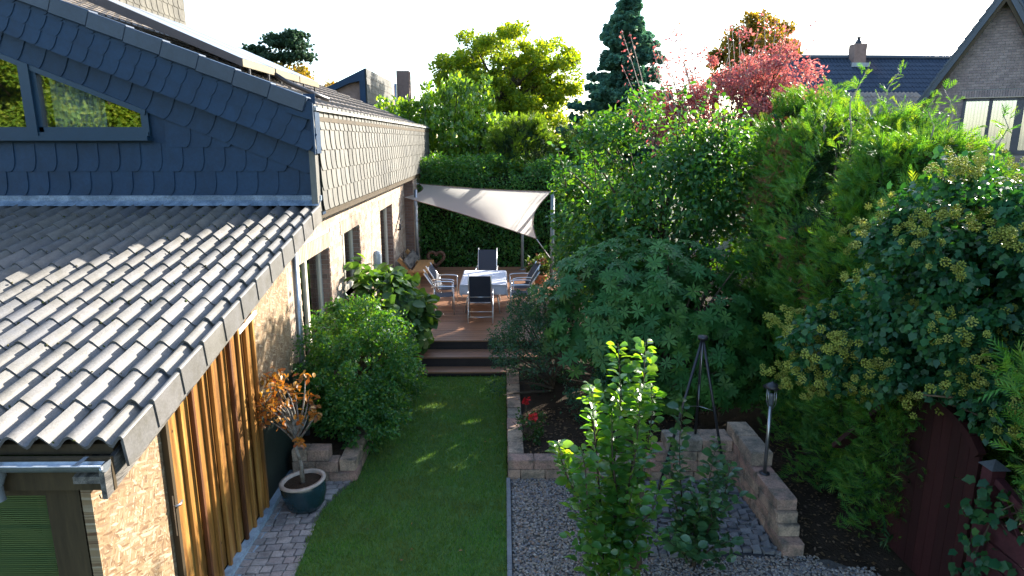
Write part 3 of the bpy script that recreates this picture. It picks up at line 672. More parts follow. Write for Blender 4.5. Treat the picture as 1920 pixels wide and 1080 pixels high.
# far reveals, their shade put into a browner brick colour
for h0, h1, h2, h3 in HOLES:
    bricks('reveal_bricks', wall, brick_b, 'y', h1 - .004, -3.30, XW - .01, h2, h3, bw=.19)
pier = MB().box(-3.3, -2.70, 19.62, 22.9, 0, 3.3).build('brick_pier', mortar_d, house)
bricks('pier_bricks', pier, brick_b, 'y', 19.612, -3.0, -2.69, .4, 3.27, bw=.24); bricks('pier_side_bricks', pier, brick_m, 'x', -2.695, 19.62, 22.9, .4, 3.27)  # front takes darker brick for its shade, side the sunlit brick tone
def opening(h, kind, cur):
    y0, y1, z0, z1 = h; fr = MB(); X = -3.17
    fr.box(X, X + .07, y0, y0 + .09, z0, z1); fr.box(X, X + .07, y1 - .09, y1, z0, z1); fr.box(X, X + .07, y0, y1, z1 - .09, z1); fr.box(X, X + .07, y0, y1, z0, z0 + .1)
    if kind == 2: fr.box(X + .01, X + .065, y0 + (y1 - y0) * .45, y0 + (y1 - y0) * .45 + .09, z0, z1)
    f = fr.build('door_frame' if kind == 1 else 'window_frame', cream_m if kind != 3 else frame_m, house)
    MB().box(X + .02, X + .035, y0 + .08, y1 - .08, z0 + .08, z1 - .08).build('window_pane', glass_d, f)
    if cur: curtain('curtain', y0 + .05, y0 + cur, X - .1, z0, z1, z1, curtain_m, f, axis='y')
opening(HOLES[0], 2, .5); opening(HOLES[1], 2, .45); opening(HOLES[2], 1, .35)
sil = MB().box(-3.1, -2.90, 11.88, 13.42, 1.40, 1.45).build('window_sill', brick_b, house)
MB().tube([(-2.93, 18.0, 1.95), (-2.86, 18.0, 1.95), (-2.86, 18.0, 2.12)], .03, 6).build('wall_lamp', black_m, house)

# pipes
def down(name, x, y, z0, z1, lab, r=.045):
    t = thing(name, lab, 'pipe', (x, y, z0)); MB().tube([(x, y, z0), (x, y, z1)], r, 10).build('pipe', zinc_m, t)
    for z in (z0 + .5, z0 + 1.6): MB().tube([(x, y, z - .02), (x, y, z + .02)], r + .008, 10).build('pipe_clip', zinc_m, t)
down('downpipe', -2.82, 8.72, 0, 2.95, 'grey downpipe at the near corner of the brick wall behind the shed')
down('downpipe', -2.58, 19.3, .45, 2.95, 'blue grey downpipe at the far end of the brick wall by the bench', .05)

# ================= solar collectors =================
col = thing('solar_collector', 'dark framed solar collectors standing on the upper tiled roof', 'solar panel', (-5, 11, 5.5))
def cp(x, off): return roofz(x) - .09 + off
segs = [(11.0, 12.5), (12.56, 13.95), (14.0, 15.4)]
glass_col = solid('collector glass', [(.20, .22, .25)], .3, 5, .05, .5, bstr=0)
lit_m = solid('sunlit collector side', [(.15, .12, .062)], .45, 5, .3, .5, bstr=0)  # sunlit side of the dark box, light put into the tan colour
for y0, y1 in segs:
    bx = MB(); x0, x1 = -6.72, -4.15; o0, o1 = .33, .24
    bx.prism([(x0, cp(x0, o0)), (x1, cp(x1, o1)), (x1, cp(x1, o1 - .125)), (x0, cp(x0, o0 - .15))], y0, y1)
    pb = bx.build('collector_box', panel_m, col); recalc(pb.data)
    MB().add([(x0 + .04, y0 + .04, cp(x0 + .04, o0 + .004)), (x1 - .04, y0 + .04, cp(x1 - .04, o1 + .004)), (x1 - .04, y1 - .04, cp(x1 - .04, o1 + .004)), (x0 + .04, y1 - .04, cp(x0 + .04, o0 + .004))], [(0, 1, 2, 3)]).build('collector_glass', glass_col, pb)
    MB().box(x1, x1 + .012, y0, y1, cp(x1, o1 - .12), cp(x1, o1 - .003)).build('side_profile', lit_m, pb)
    for yy in (y0 + .3, y1 - .3): MB().box(x1 - .03, x1 + .0, yy, yy + .035, cp(x1, -.02), cp(x1, .12)).build('bracket', black_m, pb)
MB().tube([(-4.15, 12.5, cp(-4.1, .16)), (-3.95, 12.6, cp(-3.9, .10)), (-3.6, 12.75, cp(-3.55, .08)), (-3.3, 12.9, cp(-3.3, .05))], .045, 7).build('hose', black_m, col)

# ================= shed with the low tiled roof =================
shed = thing('shed', 'lean-to shed with grey roof tiles, orange boards and chipboard at left', 'shed', (-3.5, 5, 0))
LS = .211; la = math.atan(LS)
def lz(y): return 2.37 + LS * (y - 4.17)
rf = MB().prism([(4.20, lz(4.20) - .14), (4.20, lz(4.2) - .065), (9.5, lz(9.5) - .065), (9.5, lz(9.5) - .14)], -8.4, -2.70, 'x').build('roof', brown_m, shed); recalc(rf.data)
gauge = 5.30 / 12
for r in range(12):
    for c_ in range(14):
        x = -2.755 - .405 * (c_ + 1); y = 4.15 + r * gauge * math.cos(la)
        place(t_low, 'roof_tile', rf, TR(x, y, lz(y) - .012) @ RX(la - .045) @ SC(1, 1.02, 1.05) @ jt(.004))
Pm = np.stack([-2.9 - 4 * rng.random(420), 4.15 + gauge * math.cos(la) * rng.integers(0, 12, 420) + rng.normal(size=420) * .012 - .004, np.zeros(420)], 1); Pm[:, 2] = lz(Pm[:, 1]) - .03 + .03 * rng.random(420)
V, F = scatter(PEBBLE, Pm, rng.normal(size=Pm.shape), rng.normal(size=Pm.shape), (.006 + .010 * rng.random((420, 1))) * A((1.4, 1, .6))); mo = link('moss', trimesh('moss', V, F, solid('moss', [(.05, .07, .02), (.09, .08, .04), (.14, .13, .10)], .95, 30, .4, .1, bstr=.4)), rf); mo['kind'] = 'stuff'
def verge_mesh():
    prof = [(0, .034), (.03, .018), (.06, -.026), (.085, -.036), (.11, -.004), (.135, .028), (.155, .030), (.166, .014), (.170, -.20), (.150, -.20)]
    mb = MB(); L = .475; n = len(prof); v = [(x, 0, z) for x, z in prof] + [(x, L, z) for x, z in prof]
    mb.add(v[:8] + v[n:n + 8], [(i, i + 1, 8 + i + 1, 8 + i) for i in range(7)], True); mb.add([prof and v[7], v[8], v[n + 8], v[n + 7]], [(0, 1, 2, 3)]); mb.add([v[8], v[9], v[n + 9], v[n + 8]], [(0, 1, 2, 3)])
    mb.add(v[:9] + [(x - (.0 if i < 7 else .022), .004, z - (.026 if i < 8 else 0)) for i, (x, z) in enumerate(prof[:9])], [(i, 9 + i, 9 + i + 1, i + 1) for i in range(8)])
    return mb.mesh('verge_tile', tile_m)
vt = verge_mesh()
for r in range(12):
    y = 4.15 + r * gauge * math.cos(la); place(vt, 'verge_tile', rf, TR(-2.758, y, lz(y) - .004) @ RZ(R(1.6)) @ RX(la - .065) @ SC(1, 1.0, 1.05) @ jt(.004))
MB().prism([(4.02, lz(4.02) - .34), (4.02, lz(4.02) - .12), (9.45, lz(9.45) - .12), (9.45, lz(9.45) - .30)], -2.70, -2.665, 'x').build('verge_board', fascia_m, shed)
MB().prism([(4.05, lz(4.05) - .25), (4.05, lz(4.05) - .20), (9.3, lz(9.3) - .20), (9.3, lz(9.3) - .25)], -2.90, -2.70, 'x').build('soffit_board', fascia_m, shed)
fb = MB(); fb.box(-8, -2.66, 4.10, 4.13, 2.02, 2.26); fb.build('eave_board', brown_m, shed)
# half round gutter
g = MB(); pf = []
for k in range(11):
    t_ = math.pi * k / 10; pf.append((4.045 - .062 * math.cos(t_), 2.252 - .062 * math.sin(t_)))
v = [(-8, y, z) for y, z in pf] + [(-2.66, y, z) for y, z in pf]; v2 = [(-8, y + (.003 if k < 5 else -.003), z + .003) for k, (y, z) in enumerate(pf)] + [(-2.66, y + (.003 if k < 5 else -.003), z + .003) for k, (y, z) in enumerate(pf)]
g.add(v, [(i, i + 1, 12 + i, 11 + i) for i in range(10)], True); g.add(v2, [(i, 11 + i, 12 + i, i + 1) for i in range(10)], True)
g.add([(-2.66, y, z) for y, z in pf], [tuple(range(11))]); g.tube([(-8, 3.983, 2.255), (-2.655, 3.983, 2.255)], .009, 8); g.tube([(-2.66, 3.99, 2.25), (-2.655, 3.975, 2.215)], .012, 6)
gut = g.build('gutter', zinc_m, shed)
for x in np.arange(-7.8, -2.7, .62): MB().box(x, x + .03, 3.98, 4.11, 2.258, 2.264).build('gutter_bracket', zinc_m, gut)
MB().lathe([(.075, .0), (.072, -.06), (.045, -.13), (.045, -.22), (.05, -.23)], 20, (-3.42, 4.045, 2.21)).build('outlet', solid('grey plastic outlet', [(.17, .19, .2)], .35, 5, .2, .5, bstr=0), gut)
# front: post, green screen with braces
MB().box(-3.20, -2.955, 4.18, 4.30, 0, 2.05).build('post', brown_m, shed)
MB().box(-8, -2.955, 4.19, 4.29, 1.93, 2.06).build('beam', brown_m, shed)
scr = MB(); z = .2
while z < 1.93: scr.cbox(((-3.22 - 7) / 2 - .0, 4.235, z), (3.78 + .0, .005, .0115)); z += .0165
def screen_mat():
    m, nt, nd, lk, b = newmat('green reed screen'); b.inputs['Base Color'].default_value = (.085, .12, .035, 1); b.inputs['Roughness'].default_value = .5
    c = ramp(nt, objrand(nt), [(.06, .11, .04), (.12, .16, .05), (.08, .13, .045)]); lk.new(c, b.inputs['Base Color'])
    t = nd.new('ShaderNodeBsdfTranslucent'); t.inputs[0].default_value = (.25, .32, .08, 1); mx = nd.new('ShaderNodeMixShader'); mx.inputs[0].default_value = .4
    lk.new(b.outputs[0], mx.inputs[1]); lk.new(t.outputs[0], mx.inputs[2]); lk.new(mx.outputs[0], nd['Material Output'].inputs[0]); return m
scr.build('reed_screen', screen_mat(), shed, 'stuff')
br = MB(); br.bar((-4.05, 4.27, 2.0), (-3.30, 4.27, 1.50), .05, .12, (0, 0, 1)); br.box(-3.32, -3.215, 4.25, 4.30, .2, 1.95); br.build('brace', screen_b, shed)
MB().box(-6.9, -3.3, 4.75, 4.78, 0, 2.0).build('inner_panel', solid('green inner sheet', [(.10, .15, .06)], .7, 3, .3, .2, bstr=0), shed)
# garden side
XS = -2.85
def fz(y): return lz(y) - .21
MB().prism([(4.18, .0), (4.18, fz(4.18)), (5.17, fz(5.17)), (5.17, 0)], XS - .115, XS - .035, 'x').build('strand_board', osb_m, shed)
MB().prism([(7.16, 1.30), (7.16, fz(7.16)), (8.44, fz(8.44)), (8.44, 1.30)], XS - .06, XS, 'x').build('strand_board', osb_m, shed)
MB().prism([(5.1, 0), (5.1, fz(5.1)), (8.44, fz(8.44)), (8.44, 0)], XS - .10, XS - .062, 'x').build('sheathing', darkwall_m, shed)
MB().box(XS - .06, XS - .01, 7.16, 8.44, .05, 1.30).build('lower_board', darkwall_m, shed)
bw_ = .235; y = 5.17; k = 0
while y < 7.10:
    w = bw_ * random.uniform(.86, 1.1); w = min(w, 7.14 - y); 
    under = k % 2 == 1; off = -.022 if under else 0; gap = .0
    zt = fz(y) - .0; zb = .07
    b = MB().prism([(y + .004, zb), (y + .004, fz(y)), (y + w - .004, fz(y + w)), (y + w - .004, zb)], XS + off - .026, XS + off, 'x').build('board', board_m, shed); recalc(b.data); bevel(b.data, .004)
    b2 = MB().prism([(y + w - .036, zb), (y + w - .036, fz(y + w)), (y + w + .004, fz(y + w)), (y + w + .004, zb)], XS + .002, XS + .036, 'x').build('cover_strip', brown_s if k % 4 == 1 else board_m, shed); recalc(b2.data); bevel(b2.data, .003)
    y += w; k += 1
MB().box(XS - .04, XS + .02, 5.125, 5.17, 0, fz(5.15) - .22).build('corner_strip', brown_m, shed)
MB().box(XS - .03, XS + .03, 5.10, 5.19, fz(5.15) - .20, fz(5.15)).build('metal_cap', zinc_m, shed)
h = MB(); h.tube([(XS + .005, 5.13, 1.28), (XS + .03, 5.13, 1.28), (XS + .045, 5.16, 1.28), (XS + .03, 5.22, 1.28)], .012, 6); h.box(XS + .002, XS + .012, 5.12, 5.15, 1.0, 1.38); h.build('hinge', steel_m, shed)
h = MB(); h.bar((XS + .03, 6.72, 2.36), (XS + .045, 7.2, 2.46), .02, .045); h.build('foam_seal', white_m, shed)
MB().tube([(-2.69, 4.05, 2.06), (-2.69, 4.05, 2.02), (-2.70, 4.03, 2.0), (-2.72, 4.03, 2.0), (-2.73, 4.04, 2.02)], .004, 6).build('hook', black_m, shed)
s_ = STRIP.build('base_strip', solid('blue splashed paint', [(.28, .38, .46)], .6, 8, .5, .3, bstr=.3, dirt=(.12, .14, .15)), shed)

# ================= deck and steps =================
deck = thing('wooden_deck', 'brown plank deck with two steps down to the lawn', 'deck', (-1, 12.6, 0))
def planks(x0, x1, y0, y1, z, w=.142, name='plank'):
    y = y0
    pm = bevel(MB().box(-.5, .5, 0, 1, -.028, 0).mesh('plank', deck_m), .002) 
    while y < y1 - .03:
        ww = min(w, y1 - y); place(pm, name, deck, TR((x0 + x1) / 2, y, z + random.uniform(-.001, .001)) @ RZ(random.gauss(0, .0006)) @ SC(x1 - x0, ww - .007, 1)); y += w
planks(-2.93, 2.2, 12.56, 20.35, .45)
planks(-1.86, .75, 12.06, 12.56, .27, .166, 'tread'); planks(-1.84, .75, 11.73, 12.06, .09, .16, 'tread')
rz = MB(); rz.box(-2.1, .75, 12.59, 12.62, .0, .42); rz.build('riser', riser_m, deck); rz = MB(); rz.box(-1.84, .75, 12.09, 12.12, .0, .24); rz.build('riser', riser_m, deck)
MB().box(-1.82, .75, 11.76, 12.1, .0, .06).build('step_base', riser_m, deck); MB().box(-2.9, 2.1, 12.7, 20.2, .05, .40).build('joists', riser_m, deck)

# ================= shade sail and posts =================
def post(x, y, z1, r, lab, mat=zinc_m):
    t = thing('sail_post', lab, 'post', (x, y, .45)); MB().tube([(x, y, .45), (x, y, z1)], r, 12).build('pole', mat, t); MB().lathe([(r + .05, 0), (r + .05, .02), (r + .005, .025)], 14, (x, y, .45)).build('foot_plate', mat, t)
    return t
pm_ = solid('green grey steel', [(.16, .19, .19)], .4, 5, .3, .5, bstr=.05)
post(1.30, 17.6, 3.05, .055, 'tall grey green steel post holding the right corner of the shade sail', pm_)
post(.56, 19.9, 2.5, .045, 'thin grey post behind the table in front of the back hedge', pm_)
S_A1 = Vector((-2.92, 20.6, 3.05)); S_B = Vector((1.27, 17.75, 3.0)); S_A2 = Vector((-2.93, 19.3, 2.72)); S_C = Vector((.82, 16.4, 1.92))
sail = MB(); n = 28; v = []
S_A1s = S_A1.lerp(S_B, .075)
for i in range(n + 1):
    for j in range(n + 1):
        u, w = i / n, j / n
        e1 = S_A1s.lerp(S_B, u); e2 = S_A2.lerp(S_C, u); p = e1.lerp(e2, w)
        # catenary edges pulled inward, belly in the cloth
        p += (S_A2.lerp(S_C, .5) - S_A1s.lerp(S_B, .5)) * (.05 * math.sin(math.pi * u) * (1 - 2 * w))
        p += Vector((1, -.2, 0)) * (.32 * math.sin(math.pi * w) * (1 - u) ** 3) - Vector((1, -.2, 0)) * (.26 * math.sin(math.pi * w) * u ** 3)
        p.z -= .05 * math.sin(math.pi * u) * math.sin(math.pi * w); v.append(p)
sail.add(v, [(i * (n + 1) + j, (i + 1) * (n + 1) + j, (i + 1) * (n + 1) + j + 1, i * (n + 1) + j + 1) for i in range(n) for j in range(n)], True)
st = thing('shade_sail', 'white shade sail stretched from the house wall over the deck table', 'shade sail', (-.8, 18, 2.7))
sc_ = sail.build('cloth', sail_m, st)
hem_m = solid('sail hem', [(.20, .15, .12)], .8, 5, .2, .2, bstr=0)
for nm, ids in (('hem', [i * (n + 1) for i in range(n + 1)]), ('hem', [i * (n + 1) + n for i in range(n + 1)]), ('hem', list(range(n + 1))), ('hem', [n * (n + 1) + j for j in range(n + 1)])):
    MB().tube([v[k] for k in ids], .011, 5).build(nm, hem_m, st)
rp = solid('pale rope', [(.6, .62, .66)], .7, 5, .1, .2, bstr=0)
MB().tube([S_A1, S_A1s], .012, 5).build('rope', rp, st); MB().tube([S_C, (1.24, 17.5, 1.25)], .012, 5).build('rope', rp, st)

# ================= garden table, cloth, chairs =================
tb = thing('garden_table', 'rectangular garden table under a pale cloth in the middle of the deck', 'table', (-.5, 15.2, .45))
MB().box(-1.0, .0, 14.5, 16.1, 1.13, 1.16).build('table_top', alu_m, tb)
for (x0, x1) in ((-.9, -.65), (-.1, -.35)):
    for (y0, y1) in ((14.7, 14.95), (15.9, 15.65)):
        MB().tube([(x0, y0, .45), (x0 * .8 + x1 * .2, y0 * .8 + y1 * .2, .8), (x1, y1, 1.13)], .018, 8).build('leg', alu_m, tb)
cl = MB(); nx, ny = 44, 60; X0, X1, Y0, Y1 = -1.02, .02, 14.46, 16.14; v = []
for i in range(nx + 1):
    for j in range(ny + 1):
        x = X0 - .22 + (X1 - X0 + .44) * i / nx; y = Y0 - .22 + (Y1 - Y0 + .44) * j / ny
        dx = max(X0 - x, 0, x - X1); dy = max(Y0 - y, 0, y - Y1); d = math.hypot(dx, dy); cx = min(max(x, X0), X1); cy = min(max(y, Y0), Y1)
        if d > 0:
            f = .012 + .022 * math.sin((x * 9 + y * 11)) * min(1, d / .1) + (.05 if dx > 0 and dy > 0 else 0) * min(dx, dy) / .22
            v.append((cx + dx / d * min(d, .02 + f), cy + dy / d * min(d, .02 + f), 1.168 - max(0, d - .015) * 1.12))
        else: v.append((x, y, 1.168 + .0015 * math.sin(x * 17) * math.sin(y * 13)))
cl.add(v, [(i * (ny + 1) + j, (i + 1) * (ny + 1) + j, (i + 1) * (ny + 1) + j + 1, i * (ny + 1) + j + 1) for i in range(nx) for j in range(ny)], True)
tag(cl.build('tablecloth', cloth_m), 'pale blue grey cloth hanging over the garden table', 'tablecloth')

def high_chair(lab, loc, rz, top=1.12, fold=True, group='garden chairs around the table'):
    """aluminium framed chair facing +y; seat .45 m up, origin on the floor"""
    t = thing('garden_chair', lab, 'chair', (0, 0, 0), group); w = .27
    lean = .20
    for s in (-1, 1):
        MB().tube([(s * w, -.26, .0), (s * w, -.05, .33), (s * w, .22, .66)] if fold else [(s * w, -.24, 0), (s * w, -.20, .42), (s * w, -.20, .62)], .013, 8).build('leg', alu_m, t)
        MB().tube([(s * (w - .02), .27, .0), (s * (w - .02), .05, .33), (s * (w - .02), -.16, .52)] if fold else [(s * w, .24, 0), (s * w, .24, .62)], .013, 8).build('leg', alu_m, t)
        MB().tube([(s * (w - .03), -.14, .40), (s * (w - .03), -.24, .70), (s * (w - .03), -.22 - lean, top)], .014, 8).build('back_rail', alu_m, t)
        MB().tube([(s * w, -.27, .66), (s * w, -.05, .675), (s * w, .16, .67), (s * w, .24, .655), (s * w, .26, .62)], .015, 8).build('armrest', alu_m, t)
    MB().tube([(-w, -.17, .12), (w, -.17, .12)], .012, 8).build('crossbar', alu_m, t)
    MB().tube([(-w + .03, -.20, .58), (w - .03, -.20, .58)], .011, 8).build('crossbar', alu_m, t)
    MB().tube([(-w + .02, -.16, .24), (w - .02, -.16, .24)], .009, 8).build('crossbar', alu_m, t)
    v = []; n = 8
    for i in range(n + 1):
        q = i / n; v += [(-w + .03, .24 - .42 * q, .44 - .02 * math.sin(q * 3.1)), (w - .03, .24 - .42 * q, .44 - .02 * math.sin(q * 3.1))]
    m = MB(); m.add(v + [(a, b, c - .008) for a, b, c in v], [(2 * i, 2 * i + 1, 2 * i + 3, 2 * i + 2) for i in range(n)] + [(2 * (n + 1) + 2 * i + 2, 2 * (n + 1) + 2 * i + 3, 2 * (n + 1) + 2 * i + 1, 2 * (n + 1) + 2 * i) for i in range(n)], True); m.build('seat', fabric_m, t)
    v = []
    for i in range(n + 1):
        q = i / n; z = .46 + (top - .04 - .46) * q; y = -.17 - (.24 - .17) * min(1, q * 3) - (lean - .03) * max(0, (z - .7) / (top - .7)) if z > .7 else -.15 - .09 * (z - .46) / .24
        v += [(-w + .035, y + .012, z), (w - .035, y + .012, z)]
    m = MB(); m.add(v + [(a, b - .010, c) for a, b, c in v], [(2 * i, 2 * i + 2, 2 * i + 3, 2 * i + 1) for i in range(n)] + [(2 * (n + 1) + 2 * i, 2 * (n + 1) + 2 * i + 1, 2 * (n + 1) + 2 * i + 3, 2 * (n + 1) + 2 * i + 2) for i in range(n)], True); m.build('backrest', fabric_m, t)
    t.location = loc; t.rotation_euler = (0, 0, rz); return t
c1 = high_chair('high backed folding chair seen from behind at the near end of the table', (-.52, 14.05, .45), 0)
def cc(src, lab, loc, rz):
    c = copy_tree(src); c.location = loc; c.rotation_euler = (0, 0, rz); c['label'] = lab; return c
s1 = high_chair('silver armchair nearest to us on the left of the table', (-1.42, 14.75, .45), R(-82), .98, False)
cc(s1, 'silver armchair farther back on the left of the table', (-1.42, 15.55, .45), R(-96))
cc(s1, 'dark backed armchair nearest to us on the right of the table', (.40, 14.9, .45), R(88))
cc(s1, 'dark backed armchair farther back on the right of the table', (.42, 15.7, .45), R(98))
cc(c1, 'tall dark backed chair at the far end of the table', (-.45, 16.75, .45), R(178))
# ================= bench, wreath, pots =================
be = thing('wooden_bench', 'rustic orange wood slab bench against the house wall', 'bench', (-2.5, 18.2, .45))
for y in (17.55, 19.0):
    m = MB(); m.bar((-2.86, y, 1.22), (-2.45, y, .72), .09, .17, (0, 1, 0)); m.build('back_support', bench_m, be)
    m = MB(); m.bar((-2.80, y + .06, .50), (-2.10, y + .06, .84), .08, .16, (0, 1, 0)); m.build('leg', bench_m, be)
    m = MB(); m.bar((-2.38, y + .02, .45), (-2.38, y + .02, .80), .14, .14, (0, 1, 0)); m.build('leg', bench_m, be)
MB().box(-2.50, -2.08, 17.40, 19.15, .84, .90).build('seat', bench_m, be)
m = MB(); m.bar((-2.62, 17.40, 1.08), (-2.62, 19.15, 1.08), .05, .30, (-.7, 0, 1)); m.build('backrest', fascia_m, be)
def heart(t_): return (16 * math.sin(t_) ** 3 / 17, (13 * math.cos(t_) - 5 * math.cos(2 * t_) - 2 * math.cos(3 * t_) - math.cos(4 * t_)) / 17)
def heart_ring(name, c, s, r, mat, lab, cat, tilt=0):
    t = thing(name, lab, cat, c); N_ = 44; mb = MB()
    pts = [(c[0] + heart(k / N_ * 6.283)[0] * s, c[1] + tilt * heart(k / N_ * 6.283)[1] * s, c[2] + (heart(k / N_ * 6.283)[1] + 1) * s) for k in range(N_)]
    mb.tube(pts + [pts[0]], r, 7, False); o = mb.build('ring', mat, t); return t, pts
hw, pts = heart_ring('heart_wreath', (-2.05, 19.5, .62), .26, .05, wicker_m, 'brown willow heart wreath standing beside the bench', 'wreath', .15)
tw = MB()
for k in range(26):
    a_ = k; p = pts[(k * 3) % 44]; q = pts[(k * 3 + 5) % 44]; tw.tube([(p[0] + random.uniform(-.04, .04), p[1] + random.uniform(-.04, .04), p[2] + random.uniform(-.03, .03)), (q[0] + random.uniform(-.05, .05), q[1] + random.uniform(-.05, .05), q[2] + random.uniform(-.04, .04))], .007, 4)
tw.build('twigs', wicker_m, hw)
hp, pts = heart_ring('heart_planter', (-1.98, 12.15, .47), .13, .035, solid('blue grey ceramic', [(.22, .27, .31)], .4, 9, .4, .5, bstr=.2), 'blue grey ceramic heart with pink flowers beside the steps', 'ornament', .1)
pink_m = leafmat('pink petal', [(.65, .12, .2), (.7, .2, .25)], .3, (1.2, 1, 1)); green1 = leafmat('bedding leaf', [(.03, .08, .02), (.05, .12, .03)], .35)
P, O, _ = clumps((-1.98, 12.1, .62), (.05, .05, .06), 10, .04, 60); foliage('leaves', LEAF2, P, O, .05, green1, hp)
P, O, _ = clumps((-1.98, 12.08, .66), (.04, .03, .04), 6, .02, 16); foliage('flower', ROUND, P, O, .035, pink_m, hp)
pt = thing('terracotta_pot', 'terracotta pot with a reddish hydrangea beside the right sail post', 'plant pot', (.98, 17.7, .45))
po = MB().lathe([(.0, .0), (.12, 0), (.17, .24), (.19, .26), (.19, .30), (.16, .30), (.15, .26), (0, .25)], 22, (.98, 17.7, .45)).build('pot', terra_m, pt)
P, O, cc_ = clumps((.98, 17.7, 1.0), (.30, .28, .28), 40, .08, 900); foliage('leaves', LEAF6, P, O, .085, leafmat('hydrangea leaf', [(.03, .07, .02), (.06, .10, .03)], .35), pt)
P, O, _ = clumps((.98, 17.68, 1.08), (.30, .28, .26), 22, .06, 700, .1); foliage('flower_heads', LEAF2, P, O, .04, leafmat('faded pink flower', [(.22, .08, .06), (.30, .14, .10), (.16, .10, .05)], .3, (1.3, 1, .8)), pt)['kind'] = 'stuff'
branches('stems', (.98, 17.7, .72), cc_, .02, bark_m, pt, 10)

# ================= neighbouring houses =================
nb = thing('neighbour_house', 'brown brick neighbour house with steep gable at the upper right', 'house', (17, 22, 0))
AX, AZ, GY = 15.85, 8.72, 22.0; G = 1.42
def inside(u, z): return z < AZ - .05 - G * abs(u - AX)
gw_ = MB().prism([(AX - 6.1, 0), (AX - 6.1, AZ - G * 6.1), (AX, AZ), (AX + 6.1, AZ - G * 6.1), (AX + 6.1, 0)], GY, 26).build('gable_wall', mortar_d, nb); recalc(gw_.data)
WH = [(14.95, 18.4, 3.9, 5.70)]
brick_n = solid('grey pink brick', [(.26, .20, .185), (.32, .25, .23), (.22, .17, .165)], .8, 5, .3, .3, bstr=.3)
bricks('bricks', gw_, brick_n, 'y', GY - .006, 11.5, 20.2, 3.0, 8.7, WH + [(14.85, 18.5, 5.70, 5.95)], .26, .085, inside=inside)
so2 = []
u = 14.9
while u < 18.5: so2.append(TR(u, GY - .006, 5.83) @ SC(.07, .024, .23)); u += .085
join_copies('lintel_bricks', MB().box(-.5, .5, -.5, .5, -.5, .5).mesh('lintel_bricks', brick_b), so2, brick_n, gw_)
for s in (-1, 1):
    q = MB(); q.prism([(AX, AZ + .05), (AX, AZ + .42), (AX + s * 6.4, AZ + .42 - 6.4 * G), (AX + s * 6.4, AZ + .05 - 6.4 * G)], GY - .5, 26); o = q.build('roof', dark_tile, nb); recalc(o.data)
    q = MB(); q.prism([(AX, AZ - .16), (AX, AZ + .045), (AX + s * 6.3, AZ + .045 - 6.3 * G), (AX + s * 6.3, AZ - .16 - 6.3 * G)], GY - .46, GY - .36); o = q.build('verge_board', brown_m, nb); recalc(o.data)
    vt2 = []
    for k in range(34):
        x = AX + s * (.1 + k * .19); vt2.append(TR(x, GY - .44, AZ + .42 - G * abs(x - AX)) @ RY(s * (math.atan(G) - .09)) @ SC(.36, .2, .06))
    join_copies('verge_tiles', MB().box(-.5, .5, -.5, .5, -.5, .5).mesh('verge_tiles', dark_tile), vt2, dark_tile, nb)
nb.location = (AX, GY, 0)
for ch_ in kids(nb): ch_.matrix_parent_inverse = Matrix.Translation((-AX, -GY, 0))
nb.rotation_euler = (0, 0, R(-33)); nb.scale = (.81, 1, 1)
# main roof behind the gable, with its tiles
def tiled(name, parent, p0, ux, uy, nx, ny, w, g, mat, tex=None):
    ux = Vector(ux).normalized(); uy = Vector(uy).normalized(); nz = ux.cross(uy); M0 = Matrix((ux, uy, nz)).transposed().to_4x4(); M0.translation = Vector(p0)
    me = tile_mesh(name, mat, .035, 4); Ms = [M0 @ TR(i * w, j * g, 0) @ RX(-.05) @ SC(w / .405, g * 1.08 / .475, 1) for i in range(nx) for j in range(ny)]
    b = MB().box(0, nx * w, 0, ny * g, -.16, -.045, M0).build('roof', mat, parent); join_copies(name, me, Ms, mat, b); return b
tiled('roof_tiles', nb, (15.9, 22.9, 5.2), (1, 0, 0), (0, .66, .75), 26, 16, .36, .38, dark_tile)
wf = MB(); fm = solid('dark plum frame', [(.035, .035, .05)], .4, 5, .2, .5, bstr=0)
for x0, x1, z0, z1 in ((14.95, 18.4, 5.60, 5.70), (14.95, 18.4, 3.9, 4.02), (14.95, 15.06, 3.9, 5.7), (15.82, 15.95, 3.9, 5.7), (16.72, 16.98, 3.9, 5.7), (17.6, 17.7, 3.9, 5.7), (18.3, 18.4, 3.9, 5.7)): wf.box(x0, x1, GY - .05, GY + .03, z0, z1)
wfo = wf.build('window_frame', fm, nb)
for x0, x1 in ((15.06, 15.82), (15.95, 16.72), (16.98, 17.6), (17.7, 18.3)):
    MB().box(x0, x1, GY - .016, GY - .008, 4.02, 5.6).build('window_pane', glass_d, wfo)
    curtain('curtain', x0 + (.1 if x0 < 15.5 else .0), x1 - .04, GY - .006, 4.02, 5.6, 5.6, solid('grey net curtain', [(.16, .19, .20)], .9, 5, .15, .1, bstr=.1), wfo, .004, .11)
MB().box(14.9, 18.45, GY - .14, GY, 5.69, 5.72).build('window_trim', brick_m, wfo)

fh = thing('far_house', 'long dark tiled bungalow with a small chimney behind the hedge', 'house', (19, 32, 0))
tiled('roof_tiles', fh, (13.4, 29.9, 5.45), (1, 0, 0), (0, .83, .56), 34, 13, .34, .40, dark_tile)
MB().box(13.4, 25, 30.3, 34, 0, 5.5).build('wall', brick_b, fh)
MB().tube([(13.4, 34.2, 8.38), (25.0, 34.2, 8.38)], .12, 8).build('ridge', dark_tile, fh)
ch = MB().box(17.15, 17.75, 33.6, 34.2, 7.9, 8.95).build('chimney', brick_b, fh); MB().lathe([(.16, 0), (.16, .12), (.08, .2), (.08, .3), (.13, .34), (0, .36)], 12, (17.45, 33.9, 8.95)).build('cowl', black_m, ch)
MB().box(17.0, 17.9, 33.45, 33.62, 7.85, 8.05).build('lead_skirt', zinc_m, ch)
pb = thing('porch_building', 'low brown tiled extension with a white gutter and white door', 'extension', (16, 27, 0))
